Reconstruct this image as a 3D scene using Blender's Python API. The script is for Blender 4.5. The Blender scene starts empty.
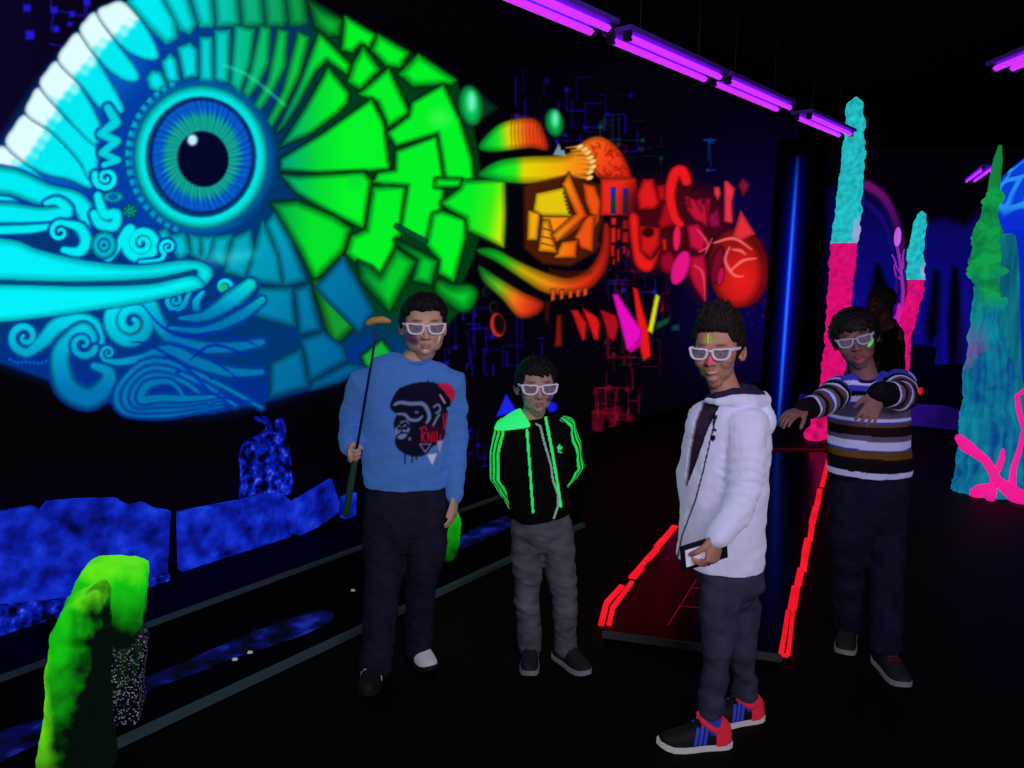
import bpy, bmesh, math, random
import numpy as np
from mathutils import Vector, Matrix, noise as mnoise

SC = bpy.context.scene
COL = SC.collection
rng = np.random.default_rng(7)
random.seed(7)

# ------------------------------------------------------------------ camera, world, lights, exposure
FPX, CAMH, PITCH = 790.0, 1.65, math.radians(8.78)
SP, CP = math.sin(PITCH), math.cos(PITCH)
cam_data = bpy.data.cameras.new('camera')
cam = bpy.data.objects.new('camera', cam_data)
COL.objects.link(cam)
cam.location = (0, 0, CAMH)
cam.rotation_euler = (math.pi / 2 - PITCH, 0, 0)
cam_data.sensor_width = 36.0
cam_data.lens = 36.0 * FPX / 1024.0
cam_data.clip_start = 0.05
SC.camera = cam

world = bpy.data.worlds.new('world')
SC.world = world
world.use_nodes = True
wb = world.node_tree.nodes['Background']
wb.inputs[0].default_value = (0.35, 0.3, 0.6, 1)
wb.inputs[1].default_value = 0.008

SC.view_settings.view_transform = 'Standard'
SC.view_settings.look = 'None'
SC.view_settings.exposure = 0.0
SC.view_settings.gamma = 1.0
SC.view_settings.use_curve_mapping = False


def area_light(name, loc, target, size, power, color):
    d = bpy.data.lights.new(name, 'AREA')
    d.shape = 'RECTANGLE'
    d.size, d.size_y = size
    d.energy = power
    d.color = color
    o = bpy.data.objects.new(name, d)
    COL.objects.link(o)
    o.location = loc
    o.rotation_euler = (Vector(target) - Vector(loc)).to_track_quat('-Z', 'Y').to_euler()
    return o


# soft light added behind the camera for the boys; light of the lamp rows overhead
area_light('added_front_light', (0.9, -0.6, 2.3), (0.5, 2.9, 1.0), (1.4, 0.7), 47.0, (0.96, 0.86, 1.0))
area_light('overhead_lamp_light', (0.3, 1.4, 3.0), (0.4, 2.9, 0.9), (1.2, 0.3), 9.0, (0.62, 0.6, 1.0))

# ------------------------------------------------------------------ helpers
def P(px, py, Y):
    """Point of the room seen at photo position (px, py) at distance Y down the hall."""
    v = (384 - py) / FPX
    t = Y / (CP + v * SP)
    return Vector((t * (px - 512) / FPX, Y, CAMH + t * (-SP + v * CP)))


def G(px, py, h=0.0):
    """Point on the horizontal plane at height h."""
    v = (384 - py) / FPX
    t = (h - CAMH) / (-SP + v * CP)
    return Vector((t * (px - 512) / FPX, t * (CP + v * SP), h))


def lin(c):
    c = np.asarray(c, float) / 255.0
    return np.where(c <= 0.04045, c / 12.92, ((c + 0.055) / 1.055) ** 2.4)


def L4(c):
    a = lin(c)
    return (float(a[0]), float(a[1]), float(a[2]), 1.0)


def tag(o, label=None, cat=None, group=None, kind=None):
    if label: o['label'] = label
    if cat: o['category'] = cat
    if group: o['group'] = group
    if kind: o['kind'] = kind
    return o


def empty(name, loc, label=None, cat=None, group=None):
    o = bpy.data.objects.new(name, None)
    COL.objects.link(o)
    o.location = loc
    o.empty_display_size = 0.1
    return tag(o, label, cat, group)


def link(name, me, mat=None, parent=None, smooth=True):
    o = bpy.data.objects.new(name, me)
    COL.objects.link(o)
    if mat is not None and len(me.materials) == 0:
        me.materials.append(mat)
    if smooth and len(me.polygons):
        me.shade_smooth()
    if parent is not None:
        o.parent = parent
        if parent.type == 'EMPTY':
            o.matrix_parent_inverse = Matrix.Translation(-parent.location)
    return o


def mesh_np(name, V, F):
    """mesh from arrays: F is (n,4) or (n,3)"""
    me = bpy.data.meshes.new(name)
    V = np.asarray(V, np.float32); F = np.asarray(F, np.int32)
    n, k = F.shape
    me.vertices.add(len(V)); me.vertices.foreach_set('co', V.ravel())
    me.loops.add(n * k); me.loops.foreach_set('vertex_index', F.ravel())
    me.polygons.add(n); me.polygons.foreach_set('loop_start', np.arange(0, n * k, k, dtype=np.int32))
    me.update(calc_edges=True)
    return me


def set_attr(me, name, rgb):
    a = me.color_attributes.new(name, 'FLOAT_COLOR', 'POINT')
    d = np.ones((len(me.vertices), 4), np.float32); d[:, :3] = rgb
    a.data.foreach_set('color', d.ravel())


class MB:
    """collects pieces of one mesh"""
    def __init__(self): self.v = []; self.f = []
    def add(self, V, F):
        b = len(self.v)
        self.v += [tuple(p) for p in V]
        self.f += [tuple(i + b for i in q) for q in F]
        return self
    def mesh(self, name='m'):
        me = bpy.data.meshes.new(name)
        me.from_pydata(self.v, [], self.f)
        bm = bmesh.new(); bm.from_mesh(me)
        bmesh.ops.recalc_face_normals(bm, faces=bm.faces)
        bm.to_mesh(me); bm.free()
        return me
    def build(self, name, mat, parent=None, smooth=True):
        return link(name, self.mesh(name), mat, parent, smooth)


def tube(path, radii, n=12, side=None, cap=True, dome=1.0):
    """closed tube through path; radii: (rx along side, ry across) or one number per point"""
    path = [Vector(p) for p in path]; m = len(path)
    R = [(r, r) if isinstance(r, (int, float)) else r for r in radii]
    V = []; F = []
    prev = Vector(side) if side is not None else None
    for i in range(m):
        a = path[max(i - 1, 0)]; b = path[min(i + 1, m - 1)]
        t = (b - a).normalized()
        s = prev if prev is not None else Vector((1, 0, 0) if abs(t.x) < 0.8 else (0, 1, 0))
        s = (s - t * s.dot(t)).normalized()
        u = t.cross(s)
        if side is None: prev = s
        for k in range(n):
            c = 2 * math.pi * k / n
            V.append(path[i] + s * (R[i][0] * math.cos(c)) + u * (R[i][1] * math.sin(c)))
    for i in range(m - 1):
        for k in range(n):
            k2 = (k + 1) % n
            F.append((i * n + k, i * n + k2, (i + 1) * n + k2, (i + 1) * n + k))
    if cap:
        for e, sg in ((0, -1), (m - 1, 1)):
            a = path[max(e - 1, 0)] if e else path[0]; b = path[e] if e else path[1]
            t = (b - a).normalized() * sg
            base = len(V)
            for j, (rs, ad) in enumerate(((0.72, 0.6), (0.3, 0.92))):
                for k in range(n):
                    p = V[e * n + k]
                    V.append(path[e] + (p - path[e]) * rs + t * (min(R[e]) * ad * dome))
            V.append(path[e] + t * (min(R[e]) * dome))
            rings = [e * n, base, base + n]
            for q in range(2):
                for k in range(n):
                    k2 = (k + 1) % n
                    F.append((rings[q] + k, rings[q] + k2, rings[q + 1] + k2, rings[q + 1] + k))
            for k in range(n):
                F.append((rings[2] + k, rings[2] + (k + 1) % n, base + 2 * n))
    return V, F


def ellipsoid(c, r, M=None, nu=16, nv=10):
    V = []; F = []
    c = Vector(c)
    for j in range(1, nv):
        th = math.pi * j / nv
        for i in range(nu):
            ph = 2 * math.pi * i / nu
            V.append(Vector((r[0] * math.sin(th) * math.cos(ph), r[1] * math.sin(th) * math.sin(ph), r[2] * math.cos(th))))
    V += [Vector((0, 0, r[2])), Vector((0, 0, -r[2]))]
    for j in range(nv - 2):
        for i in range(nu):
            i2 = (i + 1) % nu
            F.append((j * nu + i, j * nu + i2, (j + 1) * nu + i2, (j + 1) * nu + i))
    t, b = len(V) - 2, len(V) - 1
    for i in range(nu):
        F.append((t, i, (i + 1) % nu)); F.append((b, (nv - 2) * nu + i, (nv - 2) * nu + (i + 1) % nu))
    V = [c + (M @ p if M is not None else p) for p in V]
    return V, F


def box(c, h, M=None):
    c = Vector(c)
    V = [Vector((sx * h[0], sy * h[1], sz * h[2])) for sx in (-1, 1) for sy in (-1, 1) for sz in (-1, 1)]
    V = [c + (M @ p if M is not None else p) for p in V]
    F = [(0, 1, 3, 2), (4, 6, 7, 5), (0, 4, 5, 1), (2, 3, 7, 6), (0, 2, 6, 4), (1, 5, 7, 3)]
    return V, F


def prism(pts, d):
    """extrude planar polygon (list of Vectors) by vector d"""
    n = len(pts)
    V = [Vector(p) for p in pts] + [Vector(p) + d for p in pts]
    F = [tuple(range(n))[::-1], tuple(range(n, 2 * n))] + [(i, (i + 1) % n, n + (i + 1) % n, n + i) for i in range(n)]
    return V, F


def catmull(pts, k=6, closed=False):
    pts = [np.asarray(p, float) for p in pts]; n = len(pts); out = []
    for i in range(n if closed else n - 1):
        if closed: p0, p1, p2, p3 = (pts[(i + j - 1) % n] for j in range(4))
        else: p0, p1, p2, p3 = pts[max(i - 1, 0)], pts[i], pts[i + 1], pts[min(i + 2, n - 1)]
        for j in range(k):
            t = j / k
            out.append(0.5 * ((2 * p1) + (p2 - p0) * t + (2 * p0 - 5 * p1 + 4 * p2 - p3) * t * t + (3 * p1 - p0 - 3 * p2 + p3) * t ** 3))
    if not closed: out.append(pts[-1])
    return np.array(out)


def remesh(mb, voxel, smooth=4, factor=0.5):
    me = mb.mesh('tmp')
    ob = bpy.data.objects.new('tmp', me); COL.objects.link(ob)
    r = ob.modifiers.new('r', 'REMESH'); r.mode = 'VOXEL'; r.voxel_size = voxel
    if smooth:
        s = ob.modifiers.new('s', 'SMOOTH'); s.iterations = smooth; s.factor = factor
    dg = bpy.context.evaluated_depsgraph_get()
    out = bpy.data.meshes.new_from_object(ob.evaluated_get(dg))
    bpy.data.objects.remove(ob); bpy.data.meshes.remove(me)
    out.materials.clear()
    return out


def coords(me):
    a = np.empty(len(me.vertices) * 3, np.float32); me.vertices.foreach_get('co', a); return a.reshape(-1, 3).astype(float)


def normals(me):
    a = np.empty(len(me.vertices) * 3, np.float32); me.vertices.foreach_get('normal', a); return a.reshape(-1, 3).astype(float)


def set_coords(me, co):
    me.vertices.foreach_set('co', co.astype(np.float32).ravel()); me.update()


def wnoise(co, freq, seed, octaves=2):
    r = np.random.default_rng(seed); out = np.zeros(len(co)); amp = 1.0
    for o in range(octaves):
        for _ in range(7):
            d = r.normal(size=3); d /= np.linalg.norm(d)
            out += amp * np.sin(co @ d * freq * r.uniform(0.6, 1.4) * 6.283 + r.uniform(0, 6.283)) / 2.6
        freq *= 2.1; amp *= 0.5
    return out


def vnoise(co, freq, seed, octs=4):
    o = Vector((seed * 7.31, seed * 3.17, seed * 1.7))
    return np.array([mnoise.fractal(Vector(p) * freq + o, 0.9, 2.1, octs) for p in co.tolist()])


def quads(me):
    n = len(me.polygons)
    tot = np.empty(n, np.int32); me.polygons.foreach_get('loop_total', tot)
    li = np.empty(len(me.loops), np.int32); me.loops.foreach_get('vertex_index', li)
    assert (tot == 4).all()
    return li.reshape(n, 4)


def split_link(V, F, fid, names, mats, col, glow, root_name=0, parent=None, nested=True):
    """link the faces of each id as a mesh of its own. id root_name is the part, the others hang below it (or beside it)."""
    objs = {}
    order = [root_name] + [i for i in np.unique(fid) if i != root_name]
    for i in order:
        sel = fid == i
        if not sel.any(): continue
        f = F[sel]
        u, inv = np.unique(f, return_inverse=True)
        me = mesh_np(names[i], V[u], inv.reshape(f.shape))
        set_attr(me, 'Col', col[u]); set_attr(me, 'Glow', glow[u])
        par = parent if (i == root_name or not nested) else objs[root_name]
        objs[i] = link(names[i], me, mats[i] if isinstance(mats, dict) else mats, par)
    return objs


# ------------------------------------------------------------------ materials
def new_mat(name):
    m = bpy.data.materials.new(name); m.use_nodes = True
    return m, m.node_tree.nodes, m.node_tree.links, m.node_tree.nodes['Principled BSDF']


def plain(name, c, rough=0.6, glow=None, gs=1.0, spec=0.3, metal=0.0, bump=None):
    m, N, K, b = new_mat(name)
    b.inputs['Base Color'].default_value = L4(c)
    b.inputs['Roughness'].default_value = rough
    b.inputs['Specular IOR Level'].default_value = spec
    b.inputs['Metallic'].default_value = metal
    if glow is not None:
        b.inputs['Emission Color'].default_value = L4(glow); b.inputs['Emission Strength'].default_value = gs
    # every surface gets a little procedural grain
    tc = N.new('ShaderNodeTexCoord'); nz = N.new('ShaderNodeTexNoise'); bp = N.new('ShaderNodeBump')
    nz.inputs['Scale'].default_value = bump[0] if bump else 60
    nz.inputs['Detail'].default_value = 3
    K.new(tc.outputs['Object'], nz.inputs['Vector']); K.new(nz.outputs['Fac'], bp.inputs['Height'])
    bp.inputs['Strength'].default_value = bump[1] if bump else 0.1
    bp.inputs['Distance'].default_value = 0.01
    K.new(bp.outputs['Normal'], b.inputs['Normal'])
    return m


def attr_mat(name, rough=0.8, spec=0.2, bump=(350, 0.15), gs=1.0):
    m, N, K, b = new_mat(name)
    c = N.new('ShaderNodeVertexColor'); c.layer_name = 'Col'
    g = N.new('ShaderNodeVertexColor'); g.layer_name = 'Glow'
    K.new(c.outputs['Color'], b.inputs['Base Color']); K.new(g.outputs['Color'], b.inputs['Emission Color'])
    b.inputs['Emission Strength'].default_value = gs
    b.inputs['Roughness'].default_value = rough; b.inputs['Specular IOR Level'].default_value = spec
    tc = N.new('ShaderNodeTexCoord'); nz = N.new('ShaderNodeTexNoise'); bp = N.new('ShaderNodeBump')
    nz.inputs['Scale'].default_value = bump[0]; nz.inputs['Detail'].default_value = 3
    K.new(tc.outputs['Object'], nz.inputs['Vector']); K.new(nz.outputs['Fac'], bp.inputs['Height'])
    bp.inputs['Strength'].default_value = bump[1]; bp.inputs['Distance'].default_value = 0.004
    K.new(bp.outputs['Normal'], b.inputs['Normal'])
    return m


def paint_mat(name, stops, scale=6.0, detail=5, rough=0.8, base=0.3, stretch=(1, 1, 1), gs=1.0, bump=0.4):
    """fluorescent paint, patchy: noise through a colour ramp drives both base colour and glow"""
    m, N, K, b = new_mat(name)
    tc = N.new('ShaderNodeTexCoord'); mp = N.new('ShaderNodeMapping'); nz = N.new('ShaderNodeTexNoise'); rp = N.new('ShaderNodeValToRGB')
    mp.inputs['Scale'].default_value = stretch
    nz.inputs['Scale'].default_value = scale; nz.inputs['Detail'].default_value = detail
    K.new(tc.outputs['Object'], mp.inputs['Vector']); K.new(mp.outputs['Vector'], nz.inputs['Vector']); K.new(nz.outputs['Fac'], rp.inputs['Fac'])
    el = rp.color_ramp.elements
    while len(el) < len(stops): el.new(0.5)
    for e, (p, c) in zip(el, stops): e.position = p; e.color = L4(c)
    mx = N.new('ShaderNodeMix'); mx.data_type = 'RGBA'; mx.blend_type = 'MULTIPLY'; mx.inputs[0].default_value = 1.0
    K.new(rp.outputs['Color'], mx.inputs[6]); mx.inputs[7].default_value = (base, base, base, 1)
    K.new(mx.outputs[2], b.inputs['Base Color']); K.new(rp.outputs['Color'], b.inputs['Emission Color'])
    b.inputs['Emission Strength'].default_value = gs; b.inputs['Roughness'].default_value = rough
    b.inputs['Specular IOR Level'].default_value = 0.2
    bp = N.new('ShaderNodeBump'); bp.inputs['Strength'].default_value = bump; bp.inputs['Distance'].default_value = 0.01
    K.new(nz.outputs['Fac'], bp.inputs['Height']); K.new(bp.outputs['Normal'], b.inputs['Normal'])
    return m


M_BLACK = plain('black_wall_paint', (9, 7, 12), 0.9, spec=0.05, bump=(25, 0.2))
M_FLOOR = plain('black_floor_paint', (7, 6, 9), 0.62, spec=0.06, bump=(40, 0.08))
M_GLOSS = plain('black_gloss_paint', (8, 6, 10), 0.16, spec=0.12, bump=(30, 0.03))
M_MURAL = attr_mat('fluorescent_mural_paint', 0.85, 0.1, (120, 0.15))
M_CLOTH = attr_mat('knitted_cloth', 0.9, 0.1, (420, 0.3))
M_SKIN = attr_mat('skin', 0.55, 0.3, (200, 0.06))
M_HAIR = plain('dark_hair', (22, 14, 14), 0.6, spec=0.25, bump=(160, 0.5))
M_ROCK = attr_mat('painted_foam_rock', 0.9, 0.1, (35, 0.8))
M_METAL = plain('dark_metal', (45, 45, 60), 0.35, metal=0.8)
M_BLACKPL = plain('black_plastic', (14, 14, 18), 0.4)
# ------------------------------------------------------------------ the hall
WD = Vector((math.sin(math.radians(38.3)), math.cos(math.radians(38.3)), 0))     # direction of the mural wall
WN = Vector((WD.y, -WD.x, 0))                                                    # its normal, into the hall
W0 = Vector((-1.15, 5.0, 0))
CEIL = 3.6


def structure(name, mb, mat):
    return tag(mb.build(name, mat, smooth=False), kind='structure')


def wall_slab(a, b, thick, h=CEIL):
    a = Vector(a); b = Vector(b); d = (b - a).normalized(); n = Vector((-d.y, d.x, 0)) * thick
    return prism([a, b, b + n, a + n], Vector((0, 0, h)))


wl_a, wl_b = W0 - WD * 8.0, W0 + WD * 9.6
structure('floor', MB().add(*box((1.5, 5.5, -0.06), (9, 9.5, 0.06))), M_FLOOR)
structure('ceiling', MB().add(*box((1.5, 5.5, CEIL + 0.06), (9, 9.5, 0.06))), M_BLACK)
structure('wall_left', MB().add(*wall_slab(wl_a, wl_b, 0.12)), M_BLACK)
structure('wall_back', MB().add(*wall_slab((wl_b.x - 1.2, 12.62, 0), (9.0, 12.62, 0), 0.12)), M_BLACK)
structure('wall_right', MB().add(*wall_slab((9.0, 12.7, 0), (9.0, -3.0, 0), 0.12)), M_BLACK)
structure('wall_front', MB().add(*wall_slab((9.0, -3.0, 0), (-7.0, -3.0, 0), 0.12)), M_BLACK)


# ------------------------------------------------------------------ painting on a flat canvas
class Canvas:
    def __init__(self, x0, y0, x1, y1, s):
        self.x0, self.y0, self.s = x0, y0, s
        self.w, self.h = int((x1 - x0) * s), int((y1 - y0) * s)
        self.C = np.zeros((self.h, self.w, 3), np.float32)
        self.I = np.zeros((self.h, self.w), np.int32)
        self.names = ['']
        self.X, self.Y = np.meshgrid(x0 + (np.arange(self.w) + .5) / s, y0 + (np.arange(self.h) + .5) / s)
        self.X = self.X.astype(np.float32); self.Y = self.Y.astype(np.float32)

    def pid(self, name):
        if name is None: return None
        self.names.append(name); return len(self.names) - 1

    def win(self, pts, pad):
        p = np.asarray(pts, float); s = self.s
        a = max(int((p[:, 0].min() - pad - self.x0) * s), 0); b = min(int((p[:, 0].max() + pad - self.x0) * s) + 2, self.w)
        c = max(int((p[:, 1].min() - pad - self.y0) * s), 0); d = min(int((p[:, 1].max() + pad - self.y0) * s) + 2, self.h)
        return (slice(c, d), slice(a, b)) if b > a and d > c else None

    def put(self, w, a, col, i=None):
        C = self.C[w]; C += (col - C) * a[..., None]
        if i is not None:
            I = self.I[w]; I[a > 0.5] = i

    def poly(self, pts, col, name=None, soft=0.7, edge=0.0, dark=0.35, halo=0.0, halo_col=(0, 25, 20), smooth=False, shade=None, alpha=1.0, ident=None, grow=0.0):
        """fill a polygon. col: colour or function (X, Y) -> colour; edge: width of the airbrushed dark rim; halo: dark airbrush round it"""
        pts = catmull(pts, 5, True) if smooth else np.asarray(pts, float)
        w = self.win(pts, max(soft, halo) + 1 + grow)
        if w is None: return
        X, Y = self.X[w], self.Y[w]
        ins = np.zeros(X.shape, bool); D = np.full(X.shape, 1e9, np.float32); n = len(pts)
        for k in range(n):
            x1, y1 = pts[k]; x2, y2 = pts[(k + 1) % n]
            if y1 != y2:
                c = ((y1 > Y) != (y2 > Y)) & (X < (x2 - x1) * (Y - y1) / (y2 - y1) + x1); ins ^= c
            dx, dy = x2 - x1, y2 - y1; L = dx * dx + dy * dy + 1e-9
            t = np.clip(((X - x1) * dx + (Y - y1) * dy) / L, 0, 1)
            D = np.minimum(D, (X - x1 - t * dx) ** 2 + (Y - y1 - t * dy) ** 2)
        D = np.sqrt(D); sd = np.where(ins, D, -D) + grow
        if halo: self.put(w, np.clip(1 + sd / halo, 0, 1) ** 1.5 * 0.85 * (sd < 0), np.array(halo_col, np.float32))
        c = col(X, Y) if callable(col) else np.broadcast_to(np.array(col, np.float32), X.shape + (3,))
        c = np.array(c, np.float32)
        if edge: c = c * (dark + (1 - dark) * np.clip(sd / edge, 0, 1) ** 0.7)[..., None]
        if shade is not None: c = c * shade(X, Y)[..., None]
        self.put(w, np.clip(0.5 + sd / (2 * soft), 0, 1) * alpha, c, ident if ident is not None else self.pid(name))

    def ell(self, cx, cy, rx, ry, rot, col, **k):
        a = np.linspace(0, 2 * np.pi, 37)[:-1]; r = math.radians(rot)
        x, y = rx * np.cos(a), ry * np.sin(a)
        self.poly(np.stack([cx + x * math.cos(r) - y * math.sin(r), cy + x * math.sin(r) + y * math.cos(r)], 1), col, **k)

    def stroke(self, pts, wd, col, name=None, k=5, dark=0.35, rim=None, soft=0.6, alpha=1.0, round_=0.8, ident=None):
        """tapered brush stroke with a lit middle. wd: half width(s). rim: colour of a thin outline"""
        pts = catmull(pts, k) if k else np.asarray(pts, float)
        m = len(pts); wd = np.interp(np.linspace(0, 1, m), np.linspace(0, 1, np.size(wd)), np.atleast_1d(wd))
        ex = 2.2 if rim is not None else 0
        w = self.win(pts, wd.max() + ex + 1)
        if w is None: return
        X, Y = self.X[w], self.Y[w]; B = np.full(X.shape, 1e9, np.float32); T = np.zeros(X.shape, np.float32); W = np.ones(X.shape, np.float32)
        for i in range(m - 1):
            x1, y1 = pts[i]; x2, y2 = pts[i + 1]; dx, dy = x2 - x1, y2 - y1; L = dx * dx + dy * dy + 1e-9
            t = np.clip(((X - x1) * dx + (Y - y1) * dy) / L, 0, 1)
            r = wd[i] + (wd[i + 1] - wd[i]) * t
            d = np.sqrt((X - x1 - t * dx) ** 2 + (Y - y1 - t * dy) ** 2) - r
            q = d < B
            B = np.where(q, d, B); W = np.where(q, r, W); T = np.where(q, (i + t) / (m - 1), T)
        if rim is not None: self.put(w, np.clip(0.5 - (B - ex) / 2.0, 0, 1) * 0.8 * alpha, np.array(rim, np.float32))
        c = col(X, Y) if callable(col) else np.broadcast_to(np.array(col, np.float32), X.shape + (3,))
        q = np.clip(-B / np.maximum(W, 0.3), 0, 1)
        c = c * (dark + (1 - dark) * np.clip(q * 2, 0, 1) ** round_)[..., None]
        self.put(w, np.clip(0.5 - B / (2 * soft), 0, 1) * alpha, c, ident if ident is not None else self.pid(name))

    def sample(self, px, py):
        fx = np.clip((px - self.x0) * self.s - .5, 0, self.w - 1.001); fy = np.clip((py - self.y0) * self.s - .5, 0, self.h - 1.001)
        i, j = fx.astype(int), fy.astype(int); u, v = (fx - i)[:, None], (fy - j)[:, None]
        C = self.C
        return (C[j, i] * (1 - u) + C[j, i + 1] * u) * (1 - v) + (C[j + 1, i] * (1 - u) + C[j + 1, i + 1] * u) * v

    def ids(self, px, py):
        i = np.clip(((px - self.x0) * self.s).astype(int), 0, self.w - 1); j = np.clip(((py - self.y0) * self.s).astype(int), 0, self.h - 1)
        return self.I[j, i]


def cr(ox, oy, s, *pts): return [(ox + s * x, oy + s * y) for x, y in pts]


def ramp(axis, *stops):
    """colour gradient along direction axis=(ax, ay): stops (position, colour)"""
    p = [s[0] for s in stops]; c = np.array([s[1] for s in stops], float)
    def f(X, Y):
        t = X * axis[0] + Y * axis[1]
        return np.stack([np.interp(t, p, c[:, i]) for i in range(3)], -1)
    return f


def spiral(cx, cy, r, turns, a0, tail=(), w=0.42, flip=1, n=26):
    """points of a spiral from its centre outward, ending at angle a0 (degrees), then a tail; with half widths"""
    out = []; wd = []
    for i in range(n):
        t = i / (n - 1); rr = r * (0.12 + 0.88 * t) * 0.78
        a = math.radians(a0) - flip * (1 - t) * turns * 2 * math.pi
        out.append((cx + rr * math.cos(a), cy + rr * math.sin(a))); wd.append(r * (0.10 + 0.16 * t) * w / 0.42)
    return out + list(tail), wd
# ------------------------------------------------------------------ the fish mural: drawn on a canvas laid out like the photo, then laid on the wall
K = Canvas(-150, -75, 795, 470, 2.0)
CY, GR, TEAL, DB = (0, 232, 240), (2, 238, 36), (0, 150, 195), (0, 45, 150)


def head_col(X, Y):
    """cyan head going over into green scales; darker towards the throat"""
    a = np.clip((X - 235) / 85.0, 0, 1)[..., None]
    cy = np.array(CY, float); gr = np.array((5, 215, 60), float)
    c = cy * (1 - a) + gr * a
    k = np.clip((Y - 300) / 90.0 + np.clip((Y - 262) / 50, 0, 1) * np.clip((X - 125) / 60, 0, 1) * .75, 0, 1)[..., None]
    return c * (1 - k) + np.array((0, 112, 172), float) * k


# night background with wiring
K.C[:] = (3, 1, 7)
K.put((slice(None), slice(None)), np.clip((150 - K.X) / 400, 0, .35) * (K.Y < 180), np.array((20, 5, 90), np.float32))
for (hx, hy, rx, ry, al) in ((752, 255, 62, 110, .55), (640, 215, 80, 90, .1), (735, 330, 60, 50, .35)):
    K.put((slice(None), slice(None)), np.exp(-((K.X - hx) / rx) ** 2 - ((K.Y - hy) / ry) ** 2) * al, np.array((14, 4, 110), np.float32))
r = np.random.default_rng(3)
BG = K.pid('circuit_background'); K.I[:] = BG


def circuit(x0, y0, x1, y1, n, col, alpha=0.7, w=0.7, nodes=0.3, vert=0.6):
    for _ in range(n):
        x, y = r.uniform(x0, x1), r.uniform(y0, y1); pts = [(x, y)]
        for _ in range(r.integers(1, 4)):
            if r.random() < vert: y = np.clip(y + r.uniform(-30, 30), y0, y1)
            else: x = np.clip(x + r.uniform(-18, 18), x0, x1)
            pts.append((x, y))
        c = np.array(col) * r.uniform(.5, 1)
        K.stroke(pts, w * r.uniform(.6, 1.2), c, k=0, dark=1, alpha=alpha * r.uniform(.5, 1))
        if r.random() < nodes:
            q = r.uniform(1.2, 2.6); K.poly([(x - q, y - q), (x + q, y - q), (x + q, y + q), (x - q, y + q)], c, alpha=alpha)


BLU = (25, 15, 215)
circuit(515, 70, 600, 165, 26, BLU, .75)
circuit(585, 95, 640, 165, 14, BLU, .7)
circuit(600, 115, 665, 165, 16, (25, 90, 75), .6, .6, .2, .4)
circuit(445, 300, 545, 375, 34, BLU, .75, .9, .4, .8)
circuit(590, 230, 670, 300, 34, (40, 30, 170), .65, .8)
circuit(590, 240, 670, 330, 22, (150, 10, 45), .6, .7)
circuit(605, 320, 660, 390, 22, (150, 8, 40), .7, .7, .2)
circuit(592, 388, 640, 432, 40, (175, 10, 50), .75, .7, .1, .5)
circuit(600, 330, 650, 370, 10, (25, 80, 60), .5)
circuit(700, 140, 715, 185, 4, (20, 90, 200), .7, 1.0)
circuit(470, 430, 505, 468, 12, BLU, .6, .8, .8)
K.poly([(592, 410), (622, 406), (618, 424), (598, 433), (592, 430)], (150, 8, 40), 'red_circuit_board', alpha=.45)
K.ell(606, 425, 3.5, 7, 10, (20, 0, 5))
for q, x, y in ((3.6, 27, 8), (4.4, 30, 35), (3.4, 54, 10), (3.6, 87, 2), (3, 72, 14), (2.2, 70, 24), (3.2, 56, 29), (4, -40, 20), (3, -80, 60)):
    K.poly([(x - q, y - q), (x + q, y - q), (x + q, y + q), (x - q, y + q)], (35, 22, 225), alpha=.9, soft=1.2)
for p in ([(54, 10), (84, 16), (86, 4)], [(54, 10), (51, 30)], [(87, 2), (87, 20)], [(50, 44), (68, 47)], [(-40, 20), (-40, 70), (-10, 70)], [(51, 10), (51, -20)]):
    K.stroke(p, 1.0, (32, 20, 190), k=0, dark=1, alpha=.6)
K.poly([(506, 394), (517, 411), (496, 417)], (25, 35, 225), 'blue_triangle')
K.ell(552, 407, 5, 5, 0, (28, 22, 225), name='blue_dot', soft=1.2)

# body of the fish
out = [(-118, 285), (-108, 240), (-70, 205), (-30, 178), (0, 150), (14, 130), (28, 110), (42, 85), (60, 59), (81, 34), (98, 16), (125, 4), (160, -20), (200, -34), (250, -30), (300, -8),
       (342, 17), (378, 36), (413, 55), (456, 80), (468, 105), (476, 140), (484, 190), (482, 225), (474, 258), (462, 285), (466, 305), (450, 322), (440, 338), (420, 348), (395, 360), (367, 370), (330, 384), (300, 393), (256, 405), (213, 414),
       (160, 417), (110, 403), (53, 382), (0, 363), (-60, 345), (-100, 322)]
def body_col(X, Y):
    f = ramp((1, 0), (150, (0, 62, 162)), (290, (0, 52, 100)), (340, (0, 62, 30)), (470, (0, 58, 16)))(X, Y)
    k = np.clip((Y - 275 - (X - 300) * .35) / 40, 0, 1)[..., None]
    return f * (1 - k) + np.array((0, 52, 112), float) * k
K.poly(out, body_col, 'body', soft=1.5)
K.poly([(-60, 200), (0, 150), (42, 85), (100, 16), (150, 30), (140, 75), (98, 120), (90, 180), (60, 200)], (0, 100, 188), soft=12, alpha=.8)
K.poly([(0, 340), (110, 375), (213, 385), (300, 370), (367, 345), (367, 372), (256, 407), (213, 415), (160, 418), (110, 404), (53, 383), (0, 364)], (0, 40, 150), alpha=.6, soft=8)

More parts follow.
